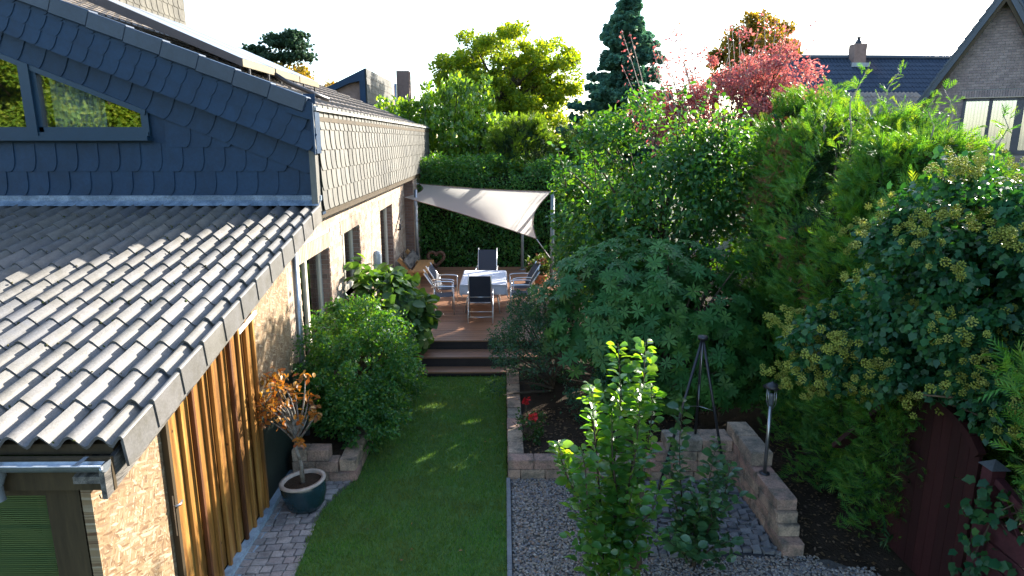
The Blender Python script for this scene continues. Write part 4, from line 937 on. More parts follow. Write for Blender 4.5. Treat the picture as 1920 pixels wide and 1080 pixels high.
tiled('roof_tiles', pb, (14.0, 26.3, 5.28), (1, 0, 0), (0, .86, .5), 9, 5, .34, .40, solid('brown roof tile', [(.24, .19, .14), (.30, .24, .18)], .5, 5, .3, .5, bstr=.1))
MB().box(14.0, 17.1, 26.9, 29, 0, 5.2).build('wall', solid('dark slate wall', [(.04, .045, .06)], .6, 5, .2, .4, bstr=.1), pb)
MB().box(13.9, 17.15, 26.18, 26.28, 5.14, 5.24).build('gutter', white_m, pb)
dr = MB().box(15.5, 16.15, 26.86, 26.895, 2.6, 4.75).build('door', white_m, pb); MB().box(15.58, 16.07, 26.84, 26.858, 3.9, 4.65).build('pane', glass_d, dr)
for x in (14.7,): 
    f = MB().box(x, x + .5, 26.86, 26.895, 3.6, 4.3).build('window_frame', white_m, pb); MB().box(x + .05, x + .45, 26.85, 26.858, 3.65, 4.25).build('window_pane', glass_d, f)

lh = thing('split_roof_house', 'slate-clad house with a split roof and tall chimney far behind our roof', 'house', (-7, 32, 0))
LY = 32.0
q = MB().prism([(-8.6, 5.9), (-8.6, 6.45), (-6.47, 7.50), (-6.47, 5.0), (-8.6, 5.0)], LY + .3, LY + 9).build('gable_wall', brick_b, lh); recalc(q.data)
q = MB().prism([(-9.0, 6.15), (-9.0, 6.42), (-6.42, 7.62), (-6.42, 5.9), (-6.72, 5.9), (-6.72, 7.05), (-7.2, 6.95)], LY, LY + .28).build('verge_board', slate_m, lh); recalc(q.data)
MB().box(-6.45, -6.40, LY, LY + 7.2, 5.4, 7.60).build('side_wall', slate_sun, lh)
sr = []
for r in range(5):
    for k in range(24): sr.append(TR(-6.395, LY + .05 + k * .297, 5.9 + r * .33) @ RZ(R(90)))
join_copies('slates', sl_b, sr, slate_sun, lh)
q = MB().prism([(-6.9, 6.05), (-6.9, 6.2), (-4.0, 5.35), (-4.0, 4.7)], LY - .3, LY + 8).build('roof', slate_m, lh); recalc(q.data)
MB().box(-5.15, -4.55, LY + 1, LY + 1.7, 5.0, 7.6).build('chimney', brick_b, lh); MB().tube([(-5.2, LY + .9, 5.0), (-5.2, LY + .9, 7.0)], .06, 7).build('vent_pipe', zinc_m, lh)

# ================= gate, fence, lamp, tripod on the right =================
GX = 4.20
gt = thing('garden_gate', 'dark red arched wooden gate under the flowering ivy', 'gate', (GX, 6.2, 0))
y = 5.24; k = 0
while y < 6.74:
    w = .13; zt = lambda yy: 1.56 + .33 * math.sqrt(max(0, 1 - ((yy - 6.0) / .80) ** 2))
    q = MB().prism([(y + .003, .05), (y + .003, zt(y)), (y + w / 2, zt(y + w / 2)), (y + w - .003, zt(y + w)), (y + w - .003, .05)], GX - .03, GX, 'x').build('board', gate_m, gt); recalc(q.data); y += w
for z in (.35, 1.35): MB().box(GX, GX + .03, 5.26, 6.74, z, z + .1).build('rail', gate_m, gt)
q = MB(); yy = [5.23 + i * 1.53 / 12 for i in range(13)]
for a_, b_ in zip(yy, yy[1:]): q.bar((GX - .035, a_, zt(a_) + .01), (GX - .035, b_, zt(b_) + .01), .07, .07, (0, 0, 1))
q.build('arch_rail', gate_m, gt)
MB().tube([(GX - .03, 6.60, 1.02), (GX - .08, 6.60, 1.02), (GX - .08, 6.50, 1.02)], .012, 6).build('handle', steel_m, gt)
for y, z, lab in ((6.82, 2.15, 'dark red gate post half buried in ivy left of the gate'), (5.10, 1.62, 'red brown fence post with a grey cap between gate and lattice fence')):
    t = thing('gate_post', lab, 'post', (GX, y, 0)); MB().box(GX - .06, GX + .06, y - .06, y + .06, 0, z).build('post', gate_m if y > 6 else gate_l, t)
    c_ = MB(); c_.add([(GX - .085, y - .085, z), (GX + .085, y - .085, z), (GX + .085, y + .085, z), (GX - .085, y + .085, z), (GX, y, z + .07)], [(0, 1, 4), (1, 2, 4), (2, 3, 4), (3, 0, 4), (3, 2, 1, 0)]); c_.build('cap', zinc_m, t)
fc = thing('lattice_fence', 'dark red wooden fence panel with lattice top beside the gate', 'fence', (GX, 4.4, 0))
for z in (.08, .26, .44, .62, .80, .98): MB().box(GX - .015, GX + .01, 3.0, 5.03, z, z + .16, None).build('board', gate_l, fc)
MB().box(GX - .03, GX + .03, 3.0, 5.03, 1.13, 1.19).build('rail', gate_l, fc)
q = MB(); pts = [(GX, 5.03 - i * 2.03 / 10, 1.52 - .16 * math.sin(math.pi * i / 10)) for i in range(11)]
for a_, b_ in zip(pts, pts[1:]): q.bar(a_, b_, .07, .06)
q.build('top_rail', gate_l, fc)
for k in range(16):
    y = 5.0 - k * .15
    for s in (-1, 1):
        y2 = y + s * .28
        if 3.0 < y2 < 5.03: MB().bar((GX - .008 * s, y, 1.18), (GX - .008 * s, y2, 1.44), .014, .03, (1, 0, 0)).build('lattice_slat', gate_l, fc)
MB().bar((GX - .35, 6.95, .9), (GX - .12, 6.35, 1.75), .05, .14, (1, 0, 0)).build('brace', gate_m, gt)
lp = thing('garden_lamp', 'slender steel path lamp with a dark hat on the stepped wall', 'lamp', (3.05, 7.0, .53))
MB().lathe([(.06, 0), (.06, .012), (.028, .02)], 16, (3.05, 7.0, .533)).build('base', black_m, lp); MB().tube([(3.05, 7.0, .54), (3.05, 7.0, 1.38)], .021, 12).build('pole', steel_m, lp)
lt = MB(); 
for k in range(4):
    a_ = k * math.pi / 2 + .6; lt.tube([(3.05 + .03 * math.cos(a_), 7 + .03 * math.sin(a_), 1.36), (3.05 + .06 * math.cos(a_), 7 + .06 * math.sin(a_), 1.42), (3.05 + .06 * math.cos(a_), 7 + .06 * math.sin(a_), 1.60)], .005, 5)
lt.build('cage', steel_m, lp); MB().lathe([(.018, 0), (.026, .02), (.026, .12), (.02, .14), (0, .15)], 14, (3.05, 7.0, 1.39)).build('lamp_glass', solid('smoked glass', [(.10, .11, .12)], .1, 5, .05, .7, bstr=0), lp)
MB().lathe([(.085, -.005), (.105, 0), (.05, .04), (.012, .06), (0, .075)], 18, (3.05, 7.0, 1.61)).build('hat', black_m, lp)
tp = thing('tripod', 'black metal garden tripod standing on the dark setts and wall', 'tripod', (2.55, 7.6, 0))
top = (2.36, 7.45, 2.06); tub = [((2.80, 7.42, 0.0), top), ((1.85, 7.15, 0.25), top), ((2.52, 8.0, .57), top)]
for a_, b_ in tub: MB().tube([a_, b_], .017, 7).build('leg', black_m, tp)
MB().lathe([(.0, -.02), (.06, -.02), (.06, .02), (0, .03)], 14, top).build('top_plate', black_m, tp)
mid = [Vector(a_).lerp(Vector(b_), .55) for a_, b_ in tub]; cen = (mid[0] + mid[1] + mid[2]) / 3 + Vector((0, 0, -.08))
for m_ in mid: MB().tube([m_, cen], .005, 5).build('stay', steel_m, tp)
MB().tube([(2.36, 7.44, 2.04), cen], .004, 5).build('chain', steel_m, tp)

# ================= plants =================
thuja_m = leafmat('thuja spray', [(0.051, 0.184, 0.038), (0.068, 0.218, 0.041), (0.093, 0.253, 0.045), (0.128, 0.276, 0.047), (0.180, 0.299, 0.045)], .30, (3.3, 2.5, .35), .5, .3)
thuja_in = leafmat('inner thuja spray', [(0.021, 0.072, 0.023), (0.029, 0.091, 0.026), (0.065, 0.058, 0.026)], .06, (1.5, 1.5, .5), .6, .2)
ivy_m = leafmat('ivy leaf', [(0.013, 0.073, 0.031), (0.022, 0.101, 0.036), (0.036, 0.126, 0.036), (0.057, 0.163, 0.033)], .22, (2.2, 2.2, .5), .42, .3)
umb_m = leafmat('ivy flower', [(0.345, 0.391, 0.069), (0.437, 0.460, 0.092), (0.299, 0.345, 0.057), (0.506, 0.506, 0.138)], .25, (1.3, 1.3, .6), .7, .2)
rhodo_m = leafmat('rhododendron leaf', [(0.029, 0.121, 0.031), (0.043, 0.147, 0.034), (0.063, 0.179, 0.037), (0.093, 0.196, 0.037)], .22, (2.2, 2.2, .5), .48, .28)
dark_m = leafmat('dark shrub leaf', [(0.023, 0.084, 0.048), (0.036, 0.113, 0.056), (0.056, 0.137, 0.064), (0.097, 0.121, 0.081)], .3, (2, 1.9, .6), .5, .3)
hazel_m = leafmat('hazel leaf', [(0.023, 0.101, 0.033), (0.035, 0.137, 0.037), (0.058, 0.172, 0.043), (0.114, 0.216, 0.044)], .4, (3.3, 2.5, .35), .42, .4)
laurel_m = leafmat('laurel leaf', [(0.059, 0.157, 0.030), (0.090, 0.210, 0.032), (0.130, 0.263, 0.044), (0.200, 0.332, 0.053)], .42, (3.3, 2.5, .35), .25, .6)
hedge_m = leafmat('hedge leaf', [(0.024, 0.106, 0.026), (0.040, 0.150, 0.032), (0.060, 0.187, 0.037), (0.106, 0.203, 0.044)], .4, (3.3, 2.5, .35), .45, .4)
maple_m = leafmat('maple leaf', [(.10, .20, .02), (.15, .26, .025), (.24, .33, .03), (.34, .38, .04)], .58, (2.1, 1.7, .3), .5, .3)
spruce_m = leafmat('blue spruce needle', [(.05, .16, .13), (.08, .20, .16), (.11, .24, .18), (.14, .26, .15)], .3, (1.5, 1.6, 1), .6, .2)  # needle colours lightened to carry the distance haze
red_m = leafmat('red autumn leaf', [(0.300, 0.105, 0.120), (0.425, 0.135, 0.135), (0.450, 0.240, 0.195), (0.350, 0.195, 0.210), (0.300, 0.255, 0.150)], .45, (1.8, 1.0, .9), .5, .3)
yel_m = leafmat('yellow autumn leaf', [(.12, .13, .03), (.25, .21, .04), (.38, .26, .04), (.30, .16, .04)], .5, (1.6, 1.3, .4), .5, .3)
pine_m = leafmat('pine needle', [(0.036, 0.081, 0.045), (0.054, 0.108, 0.063), (0.081, 0.144, 0.090)], .2, (1.5, 1.6, 1), .6, .2)
fig_m = leafmat('fig leaf', [(0.046, 0.111, 0.039), (0.065, 0.150, 0.046), (0.098, 0.195, 0.052), (0.143, 0.247, 0.058)], .42, (2, 1.9, .4), .42, .4)
bush_m = leafmat('bush leaf', [(0.028, 0.117, 0.036), (0.041, 0.152, 0.041), (0.068, 0.193, 0.047), (0.138, 0.248, 0.048)], .42, (3.3, 2.5, .35), .42, .4)
potl_m = leafmat('autumn azalea leaf', [(.30, .12, .03), (.40, .20, .04), (.20, .15, .03), (.45, .28, .06), (.28, .07, .03), (.10, .13, .03)], .42, (1.6, 1.2, .5), .42, .4)
apple_m = leafmat('apple leaf', [(0.040, 0.149, 0.040), (0.063, 0.190, 0.046), (0.086, 0.218, 0.052), (0.138, 0.253, 0.057)], .5, (4.2, 3.0, .4), .30, 1.0)
pear_m = leafmat('pear leaf', [(0.042, 0.119, 0.056), (0.063, 0.154, 0.063), (0.084, 0.182, 0.070)], .3, (3.3, 2.5, .35), .28, .6)

def thuja(x, y, rx, ry, h, lab, n, name='thuja_tree', top=.35, z0=.05, mat=None, size=.15, lean=0):
    t = thing(name, lab, 'conifer', (x, y, 0), 'tall thuja trees in the right hedge' if name == 'thuja_tree' else None)
    trunk('trunk', [(x, y, 0), (x, y, h * .5), (x + .03, y, h * .92)], [.07, .05, .01], bark_m, t, 7)
    # conical-topped column: plumes of sprays on the surface
    M = int(n / 20); th = rng.random(M) * 6.283; q = rng.random(M) ** .85; z = z0 + (h - z0) * q
    prof = np.where(q < .72, 1.0 - .12 * (1 - q / .72), np.sqrt(np.clip(1 - ((q - .72) / .30) ** 2, 0.02, 1))) * (.9 + .14 * np.sin(th * 3 + z * 2.1) + .10 * rng.random(M))
    dep = 1 - .45 * rng.random(M) ** 2.0; cx = x + rx * prof * dep * np.cos(th); cy = y + ry * prof * dep * np.sin(th)
    C0 = np.stack([cx, cy, z], 1); Oc = nrm(np.stack([np.cos(th) / rx, np.sin(th) / ry, .35 + 1.2 * np.clip(q - .7, 0, 1)], 1))
    k = rng.integers(0, M, n); along = rng.random(n); pd = nrm(Oc[k] * .9 + A((0, 0, .75)) + rng.normal(size=(n, 3)) * .12)
    P = C0[k] + pd * (along * .32)[:, None] + rng.normal(size=(n, 3)) * A((.07, .07, .06)); P = P - Oc[k] * .18
    keep = (P[:, 2] > .02) & gaps(P); P = P[keep]; k = k[keep]; n2 = len(P)
    T = nrm(Oc[k] * .75 + rng.normal(size=(n2, 3)) * .42 + A((0, 0, .35))); N = rng.normal(size=(n2, 3)) + A((0, 0, .5))
    V, F = scatter(SPRAY, P, T, N, size * (.6 + .75 * rng.random(n2)) * np.where(P[:, 2] > h * .8, 1.15, 1)); link('foliage', trimesh('foliage', V, F, mat or thuja_m), t)
    m_ = int(n * .30); k = rng.integers(0, M, m_); P = A((x, y, 0)) + (C0[k] - A((x, y, 0))) * np.stack([.78 - .3 * rng.random(m_)] * 2 + [np.full(m_, .97)], 1) + rng.normal(size=(m_, 3)) * .06  # larger dark sprays added inside to block sun leaking through
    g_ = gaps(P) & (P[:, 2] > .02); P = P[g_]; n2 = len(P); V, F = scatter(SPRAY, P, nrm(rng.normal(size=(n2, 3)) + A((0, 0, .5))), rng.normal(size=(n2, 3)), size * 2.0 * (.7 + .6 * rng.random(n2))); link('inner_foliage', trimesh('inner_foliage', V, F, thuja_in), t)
    return t
for (x, y, rx, ry, h, n, lab) in ((4.72, 6.55, 1.05, .62, 3.85, 15000, 'thuja behind the ivy, lowest on the right beside the garden gate'), (4.72, 7.55, 1.05, .68, 4.25, 19000, 'bright green thuja directly right of the steel path lamp'),
                             (4.80, 8.65, 1.08, .75, 4.55, 19000, 'thuja with a tall pale leading shoot right of the rhododendron'), (4.90, 9.85, 1.1, .8, 4.62, 15000, 'thuja with brown patches behind the rhododendron, second from far end'),
                             (5.05, 11.1, 1.1, .85, 4.95, 9000, 'farthest thuja in the right hedge, below the red tree'), (6.2, 8.4, 1.0, 1.2, 3.8, 5000, 'thuja top in the second row between hedge and brick gable')):
    thuja(x, y, rx, ry, h, lab, n)
thuja(4.6, 4.15, .95, .62, 3.1, 'thuja at the right edge of the photo behind the lattice fence', 6000, z0=1.45)
thuja(5.1, 4.4, .72, .85, 3.0, 'added thuja keeping sun off the back of the lattice fence', 6000)  # added to stop sun leaking onto the fence boards
thuja(5.45, 5.9, .85, .85, 3.4, 'dark thuja added behind the arched red gate to block sun', 5000)  # added to block sunlight coming through behind the gate
thuja(5.3, 3.2, .9, .7, 3.9, 'out-of-view thuja nearest us, added to shade the gravel', 3500)  # stands outside the view, added as a shadow caster
# tall leading shoots above the hedge
ls = thing('leading_shoots', 'pale sparse conifer shoots rising above the thuja hedge', 'branches', (5, 8, 4.4))
mb = MB(); Ps = []; Ts = []
for (x, y, z0, z1) in ((4.35, 8.4, 4.3, 5.15), (5.0, 8.8, 4.4, 5.2), (5.35, 8.1, 4.2, 4.95), (4.55, 9.5, 4.4, 5.1), (5.2, 7.0, 4.0, 4.6), (4.85, 7.6, 4.3, 4.8)):
    p = [Vector((x + .10 * math.sin(i * 1.3 + x * 9) * i / 5, y, z0 + (z1 - z0) * i / 5)) for i in range(6)]; MB().tube(p, [.012 - .0016 * i for i in range(6)], 5).build('stem', barkp_m, ls)
    for i in range(1, 6):
        for _ in range(5): Ps.append(p[i] + Vector((random.gauss(0, .03), random.gauss(0, .03), random.gauss(0, .04)))); Ts.append((random.gauss(0, 1), random.gauss(0, .6), .8))
V, F = scatter(SPRAY, A(Ps), A(Ts), rng.normal(size=(len(Ps), 3)), .10 + .08 * rng.random(len(Ps))); link('sprays', trimesh('sprays', V, F, thuja_m), ls)

Pd = np.vstack([A(c) + rng.normal(size=(k_, 3)) * A((.12, .14, .22)) for c, k_ in (((4.02, 9.7, 4.1), 90), ((3.95, 9.9, 3.6), 70), ((3.85, 8.5, 2.9), 50), ((3.75, 7.7, 2.6), 40), ((4.0, 10.3, 3.3), 60))])
V, F = scatter(SPRAY, Pd, rng.normal(size=Pd.shape) + A((-.6, -.4, .2)), rng.normal(size=Pd.shape), .13 * (.6 + .7 * rng.random(len(Pd)))); link('dead_sprays', trimesh('dead_sprays', V, F, leafmat('dead conifer spray', [(.16, .07, .03), (.22, .11, .05), (.12, .06, .03)], .2, (1.4, 1.1, .8), .7, .2)), bpy.data.objects['thuja_tree.003'])
# flowering ivy over the gate
iv = thing('ivy', 'dark flowering ivy with yellow green flower balls arching over the red gate', 'ivy', (4.2, 6, 2))
Ps, Os, cs = [], [], []
for c, rad, M, cr, n in (((4.42, 5.72, 3.08), (1.12, .75, .98), 230, .17, 17000), ((3.55, 6.15, 2.35), (.62, .55, .42), 90, .14, 5600), ((4.7, 5.1, 2.35), (.75, .6, .5), 90, .15, 5000), ((5.6, 5.5, 3.3), (1.1, .8, .9), 110, .2, 6500), ((4.9, 6.35, 3.2), (.8, .6, .8), 80, .16, 4200)):
    P, O, cc_ = clumps(c, rad, M, cr, n, .45); Ps.append(P); Os.append(O); cs.append(cc_)
P = np.vstack(Ps); O = np.vstack(Os); cs = np.vstack(cs)
foliage('leaves', IVY, P, O, .066, ivy_m, iv, droop=.55, flat=.9)
k = rng.random(len(P)) < 1; P2 = []; 
top = cs[(cs[:, 2] > 1.9)]; d = rng.integers(0, len(top), 360)
for i in d:
    c = top[i]; o = nrm(c - A((4.35, 5.9, 2.6))); base = c + o * .21 + rng.normal(size=3) * .06
    for _ in range(rng.integers(4, 9)): P2.append(base + rng.normal(size=3) * A((.075, .075, .06)))
P2 = A(P2); V, F = scatter(BALL, P2, rng.normal(size=P2.shape), rng.normal(size=P2.shape), .030 * (.7 + .6 * rng.random(len(P2)))); link('flower_balls', trimesh('flower_balls', V, F, umb_m), iv)
branches('stems', (4.3, 6.75, 1.2), cs, .05, bark_m, iv, 45, .8, .006)
mb = MB(); mb.tube([(4.9, 4.9, 2.15), (4.3, 5.1, 2.25), (3.95, 5.2, 2.6), (3.85, 5.3, 2.85)], [.025, .02, .015, .008], 7); mb.tube([(4.6, 5.0, 2.2), (4.1, 5.15, 2.2), (3.6, 5.3, 2.2)], [.02, .014, .006], 6); mb.build('bare_stem', solid('brown vine', [(.14, .09, .05)], .8, 12, .4, .2, bstr=.3), iv)
# ivy strands on the fence post
st_ = thing('ivy_strand', 'ivy strands climbing the post between gate and lattice fence', 'ivy', (4.1, 5.05, .2))
P = np.stack([GX - .1 + rng.normal(size=120) * .05, 5.10 + rng.normal(size=120) * .1 - .25 * rng.random(120), .25 + 1.3 * rng.random(120)], 1); foliage('leaves', IVY, P, np.tile(A((-1, -.4, 0)), (120, 1)), .085, ivy_m, st_, droop=.8, flat=1.5)
mb = MB(); mb.tube([(GX - .09, 5.1, .2), (GX - .10, 5.03, .8), (GX - .09, 4.9, 1.3), (GX - .12, 4.7, 1.5)], .006, 5); mb.build('stem', bark_m, st_)

# rhododendron
rh = thing('rhododendron', 'large rhododendron with whorled leaves behind the garden wall', 'shrub', (2.4, 9.6, .2))
P, O, cc_ = clumps((2.35, 9.75, 1.45), (1.55, 1.0, 1.42), 260, .20, 2600, .55, .45)
P = P + O * .05; g_ = gaps(P); P = P[g_]; O = O[g_]; n = len(P); T = rng.normal(size=(n, 3)); N = O + A((0, -.25, .55)) + rng.normal(size=(n, 3)) * .22
T = np.cross(N, T); V, F = scatter(ROSETTE, P, T, N, .135 * (.7 + .55 * rng.random(n))); link('foliage', trimesh('foliage', V, F, rhodo_m), rh)
P, O, _ = clumps((2.75, 9.9, 1.2), (1.5, 1.0, 1.1), 160, .22, 1800, .5, .4); n = len(P); T = rng.normal(size=(n, 3)); N = O + A((0, 0, .3)); T = np.cross(N, T); V, F = scatter(ROSETTE, P, T, N, .13 * (.7 + .5 * rng.random(n))); link('inner_foliage', trimesh('inner_foliage', V, F, rhodo_m), rh)
branches('stems', (2.5, 9.8, .1), cc_, .11, bark_m, rh, 50, .35, .008)
# dark small-leaved bush right of the steps
db = thing('dark_bush', 'dark small-leaved bush right of the deck steps', 'shrub', (.75, 10.5, .2))
P, O, cc_ = clumps((.72, 10.55, .95), (.82, 1.1, 1.05), 300, .15, 26000, .4, .2); foliage('foliage', LEAF2, P, O, .042, dark_m, db, droop=.05)
branches('stems', (.8, 10.5, .15), cc_, .06, bark_m, db, 22, .3, .004)
P, O, _ = clumps((1.2, 9.4, .65), (.55, .45, .42), 70, .12, 3500, .4, .2); foliage('lower_foliage', LEAF2, P, O, .045, dark_m, db)
# broad-leaved tree behind
hz = thing('hazel_tree', 'dense dark broadleaf tree behind the rhododendron and sail post', 'tree', (3.0, 12.2, 0))
Ps, Os, cs = [], [], []
for c, rad, M, n in (((3.0, 12.1, 3.2), (1.7, 1.3, 1.75), 300, 17000), ((1.95, 12.6, 2.6), (.95, 1.1, 1.7), 150, 8500), ((4.1, 11.8, 3.4), (1.0, 1.0, 1.3), 100, 5000), ((1.75, 14.6, 2.2), (.42, 1.2, 1.35), 90, 3000)):
    P, O, cc_ = clumps(c, rad, M, .26, n, .45); Ps.append(P); Os.append(O); cs.append(cc_)
P = np.vstack(Ps); O = np.vstack(Os); cs = np.vstack(cs); foliage('foliage', LEAF6, P, O, .10, hazel_m, hz, droop=.45)
trunk('trunk', [(3.0, 12.2, 0), (2.95, 12.2, 1.2), (3.05, 12.2, 2.6)], [.13, .10, .07], bark_m, hz); branches('limbs', (3.0, 12.2, .6), cs, .10, bark_m, hz, 70, .5, .008)
q = MB(); Pq = []; Tq = []
for (x, y, z) in ((3.0, 11.6, 5.0), (3.35, 11.8, 5.05), (2.2, 11.9, 4.8), (3.9, 11.7, 4.85), (1.7, 12.2, 4.2), (2.7, 12.0, 4.95), (4.3, 11.8, 4.7), (1.2, 12.5, 4.0)):
    a_ = random.uniform(-.3, .3); MB().tube([(x, y, z - .7), (x + a_ * .3, y, z - .2), (x + a_, y, z + .25)], [.015, .01, .004], 5).build('shoot', bark_m, hz)
    for _ in range(46): u = random.random(); Pq.append((x + a_ * u ** 1.5 + random.gauss(0, .05), y + random.gauss(0, .05), z - .6 + .9 * u)); Tq.append((random.gauss(0, 1), random.gauss(0, 1), .3))
V, F = scatter(LEAF6, A(Pq), A(Tq), rng.normal(size=(len(Pq), 3)) + A((0, 0, .8)), .09 + .05 * rng.random(len(Pq))); link('shoot_leaves', trimesh('shoot_leaves', V, F, hazel_m), hz)

# back hedge, laurel, light green conifer
bh = thing('back_hedge', 'dense green hedge closing the deck behind the table', 'hedge', (-.5, 21, 0))
def hedge_box(x0, x1, y0, y1, z0, z1, n, tm, size, mat, nm, par, bulge=.12):
    u = rng.random(n); v = rng.random(n); dep = rng.random(n) ** 2.2; face = rng.random(n); P = np.zeros((n, 3)); O = np.zeros((n, 3))
    f = face < .68; P[f] = np.stack([x0 + (x1 - x0) * u[f], y0 + (y1 - y0) * .5 * dep[f], z0 + (z1 - z0) * v[f]], 1); O[f] = (0, -1, .25)
    g_ = ~f; P[g_] = np.stack([x0 + (x1 - x0) * u[g_], y0 + (y1 - y0) * v[g_], z1 - (z1 - z0) * .35 * dep[g_]], 1); O[g_] = (0, -.2, 1)
    b_ = np.sin(P[:, 0] * 2.3 + P[:, 2] * 1.7) * np.sin(P[:, 2] * 2.9 - P[:, 0] * 1.1) + .5 * np.sin(P[:, 0] * 7 + P[:, 2] * 6)
    P += O * (bulge * b_)[:, None] + rng.normal(size=(n, 3)) * .05
    return foliage(nm, tm, P, O, size, mat, par, droop=.4)
hedge_box(-4.2, 3.2, 20.6, 21.9, .35, 3.75, 34000, LEAF6, .085, hedge_m, 'foliage', bh)
MB().box(-4.1, 3.2, 21.2, 21.6, 0, 3.2).build('hedge_core', solid('dark hedge core', [(.02, .02, .012)], 1, 20, .6, .1, bstr=1), bh)  # solid dark box added inside the hedge to block see-through
la_ = thing('cherry_laurel', 'bright glossy cherry laurel rising behind the eave end of the house', 'shrub', (-1.9, 24.3, 0))
Ps, Os, cs = [], [], []
for c, rad, M, n in (((-1.9, 24.2, 3.9), (1.9, 1.2, 2.3), 230, 10000), ((-3.7, 24.6, 4.1), (1.6, 1.0, 1.5), 120, 4200), ((-.6, 24.0, 3.4), (1.2, 1.0, 1.6), 110, 4200)):
    P, O, cc_ = clumps(c, rad, M, .28, n, .45); Ps.append(P); Os.append(O); cs.append(cc_)
P = np.vstack(Ps); O = np.vstack(Os); cs = np.vstack(cs)
T = nrm(O * .5 + A((0, 0, .8)) + rng.normal(size=O.shape) * .5); V, F = scatter(LEAF6, P, T, O + rng.normal(size=O.shape) * .5, .17 * (.6 + .7 * rng.random(len(P)))); link('foliage', trimesh('foliage', V, F, laurel_m), la_)
branches('stems', (-1.9, 24.3, .3), cs, .09, bark_m, la_, 60, .4)
q = MB(); Pq = []; Tq = []
for i in range(26):
    x = random.uniform(-4.4, .2); y = 24 + random.uniform(-.6, .5); zt_ = 5.15 + .9 * math.exp(-((x + 1.9) / 1.1) ** 2) + random.uniform(-.2, .35) - .25 * max(0, x + .9); L = random.uniform(.8, 1.3)
    MB().tube([(x, y, zt_ - L), (x + .05, y, zt_)], [.015, .005], 5).build('shoot', bark_m, la_)
    for _ in range(50): u = random.random(); Pq.append((x + random.gauss(0, .09), y + random.gauss(0, .09), zt_ - L + L * u)); Tq.append((random.gauss(0, .7), random.gauss(0, .7), 1))
V, F = scatter(LEAF6, A(Pq), A(Tq), rng.normal(size=(len(Pq), 3)), .15 + .06 * rng.random(len(Pq))); link('shoot_leaves', trimesh('shoot_leaves', V, F, laurel_m), la_)
lg_m = leafmat('light conifer spray', [(0.090, 0.180, 0.028), (0.135, 0.225, 0.033), (0.180, 0.270, 0.039)], .45, (2, 1.9, .4), .5, .3)
thuja(.7, 22.7, 1.45, 1.0, 4.95, 'light green rounded conifer behind the hedge between laurel and sail post', 6000, 'garden_conifer', mat=lg_m, size=.22)
thuja(2.6, 22.4, 1.3, 1.0, 4.85, 'light green conifer partly hidden behind the dark broadleaf tree', 4500, 'garden_conifer', mat=lg_m, size=.22)

def crown_tree(name, lab, base, ztop, cl, tm, size, mat, cat='tree', tr=.18, nb_=90, tp=None, **k):
    t = thing(name, lab, cat, base); Ps, Os, cs = [], [], []
    for c, rad, M, cr, n in cl:
        P, O, cc_ = clumps(c, rad, M, cr, n, .35, flat=.7); Ps.append(P); Os.append(O); cs.append(cc_)
    P = np.vstack(Ps); O = np.vstack(Os); cs = np.vstack(cs); foliage('crown', tm, P, O, size, mat, t, **k)
    tp = tp or ztop; c0 = cl[0][0]
    trunk('trunk', [base, (base[0] * .6 + c0[0] * .4, base[1], tp * .45), (c0[0], c0[1], c0[2])], [tr, tr * .75, tr * .3], bark_m, t, 9)
    branches('limbs', (base[0] * .6 + c0[0] * .4, base[1], c0[2] * .62), cs, tr * .9, bark_m, t, nb_, .45, .012); return t
mp = crown_tree('maple_tree', 'big yellow green maple against the sky in the middle', (-.2, 38, 0), 10.6, [((-.2, 38, 7.7), (3.8, 3.0, 2.6), 200, .48, 40000), ((-2.7, 38, 7.0), (1.6, 1.6, 1.1), 28, .42, 5000), ((2.6, 37.8, 7.6), (1.5, 1.5, 1.9), 34, .42, 6500), ((.3, 36, 5.6), (2.6, 1.5, 1.2), 34, .45, 6500)], LEAF2, .19, maple_m, tr=.22)
crown_tree('garden_tree', 'low yellow green tree filling the gap between maple and spruce', (2.4, 33, 0), 6, [((2.3, 33, 4.2), (2.3, 1.5, 1.25), 70, .4, 9000)], LEAF2, .17, maple_m)
# spruce
sp = thing('spruce_tree', 'blue grey spruce with layered branches at the top of the photo', 'tree', (5.3, 30, 0)); Pq, Tq = [], []; mb = MB()
for i in range(165):
    q = random.random() ** .8; z = 3.2 + 7.1 * q; L = (2.75 * (1 - q) ** .8 + .22) * random.uniform(.45, 1.3); th = random.uniform(0, 6.283); n_ = int(40 + 90 * (L / 2))
    e = Vector((5.3 + L * math.cos(th), 30 + L * math.sin(th), z - .12 * L)); s0 = Vector((5.3, 30, z)); mb.tube([s0, s0.lerp(e, .5) + Vector((0, 0, -.08 * L)), e + Vector((0, 0, .08 * L))], [.03 * (1.1 - q), .018, .005], 4, False)
    for _ in range(n_):
        u = random.random() ** .7; p = s0.lerp(e, u); w = .32 * (1 - u * .6) * min(1, L); sd_ = random.gauss(0, w); Pq.append((p.x - math.sin(th) * sd_, p.y + math.cos(th) * sd_, p.z + random.gauss(0, .06) - abs(sd_) * .35 - .08 * L * math.sin(3.14 * u))); Tq.append((math.cos(th) + random.gauss(0, .5), math.sin(th) + random.gauss(0, .5), random.gauss(-.1, .3)))
V, F = scatter(TUFT, A(Pq), A(Tq), rng.normal(size=(len(Pq), 3)), .17 + .10 * rng.random(len(Pq))); link('crown', trimesh('crown', V, F, spruce_m), sp); mb.build('limbs', bark_m, sp)
trunk('trunk', [(5.3, 30, 0), (5.3, 30, 5), (5.3, 30, 10.4)], [.2, .13, .02], bark_m, sp, 8)
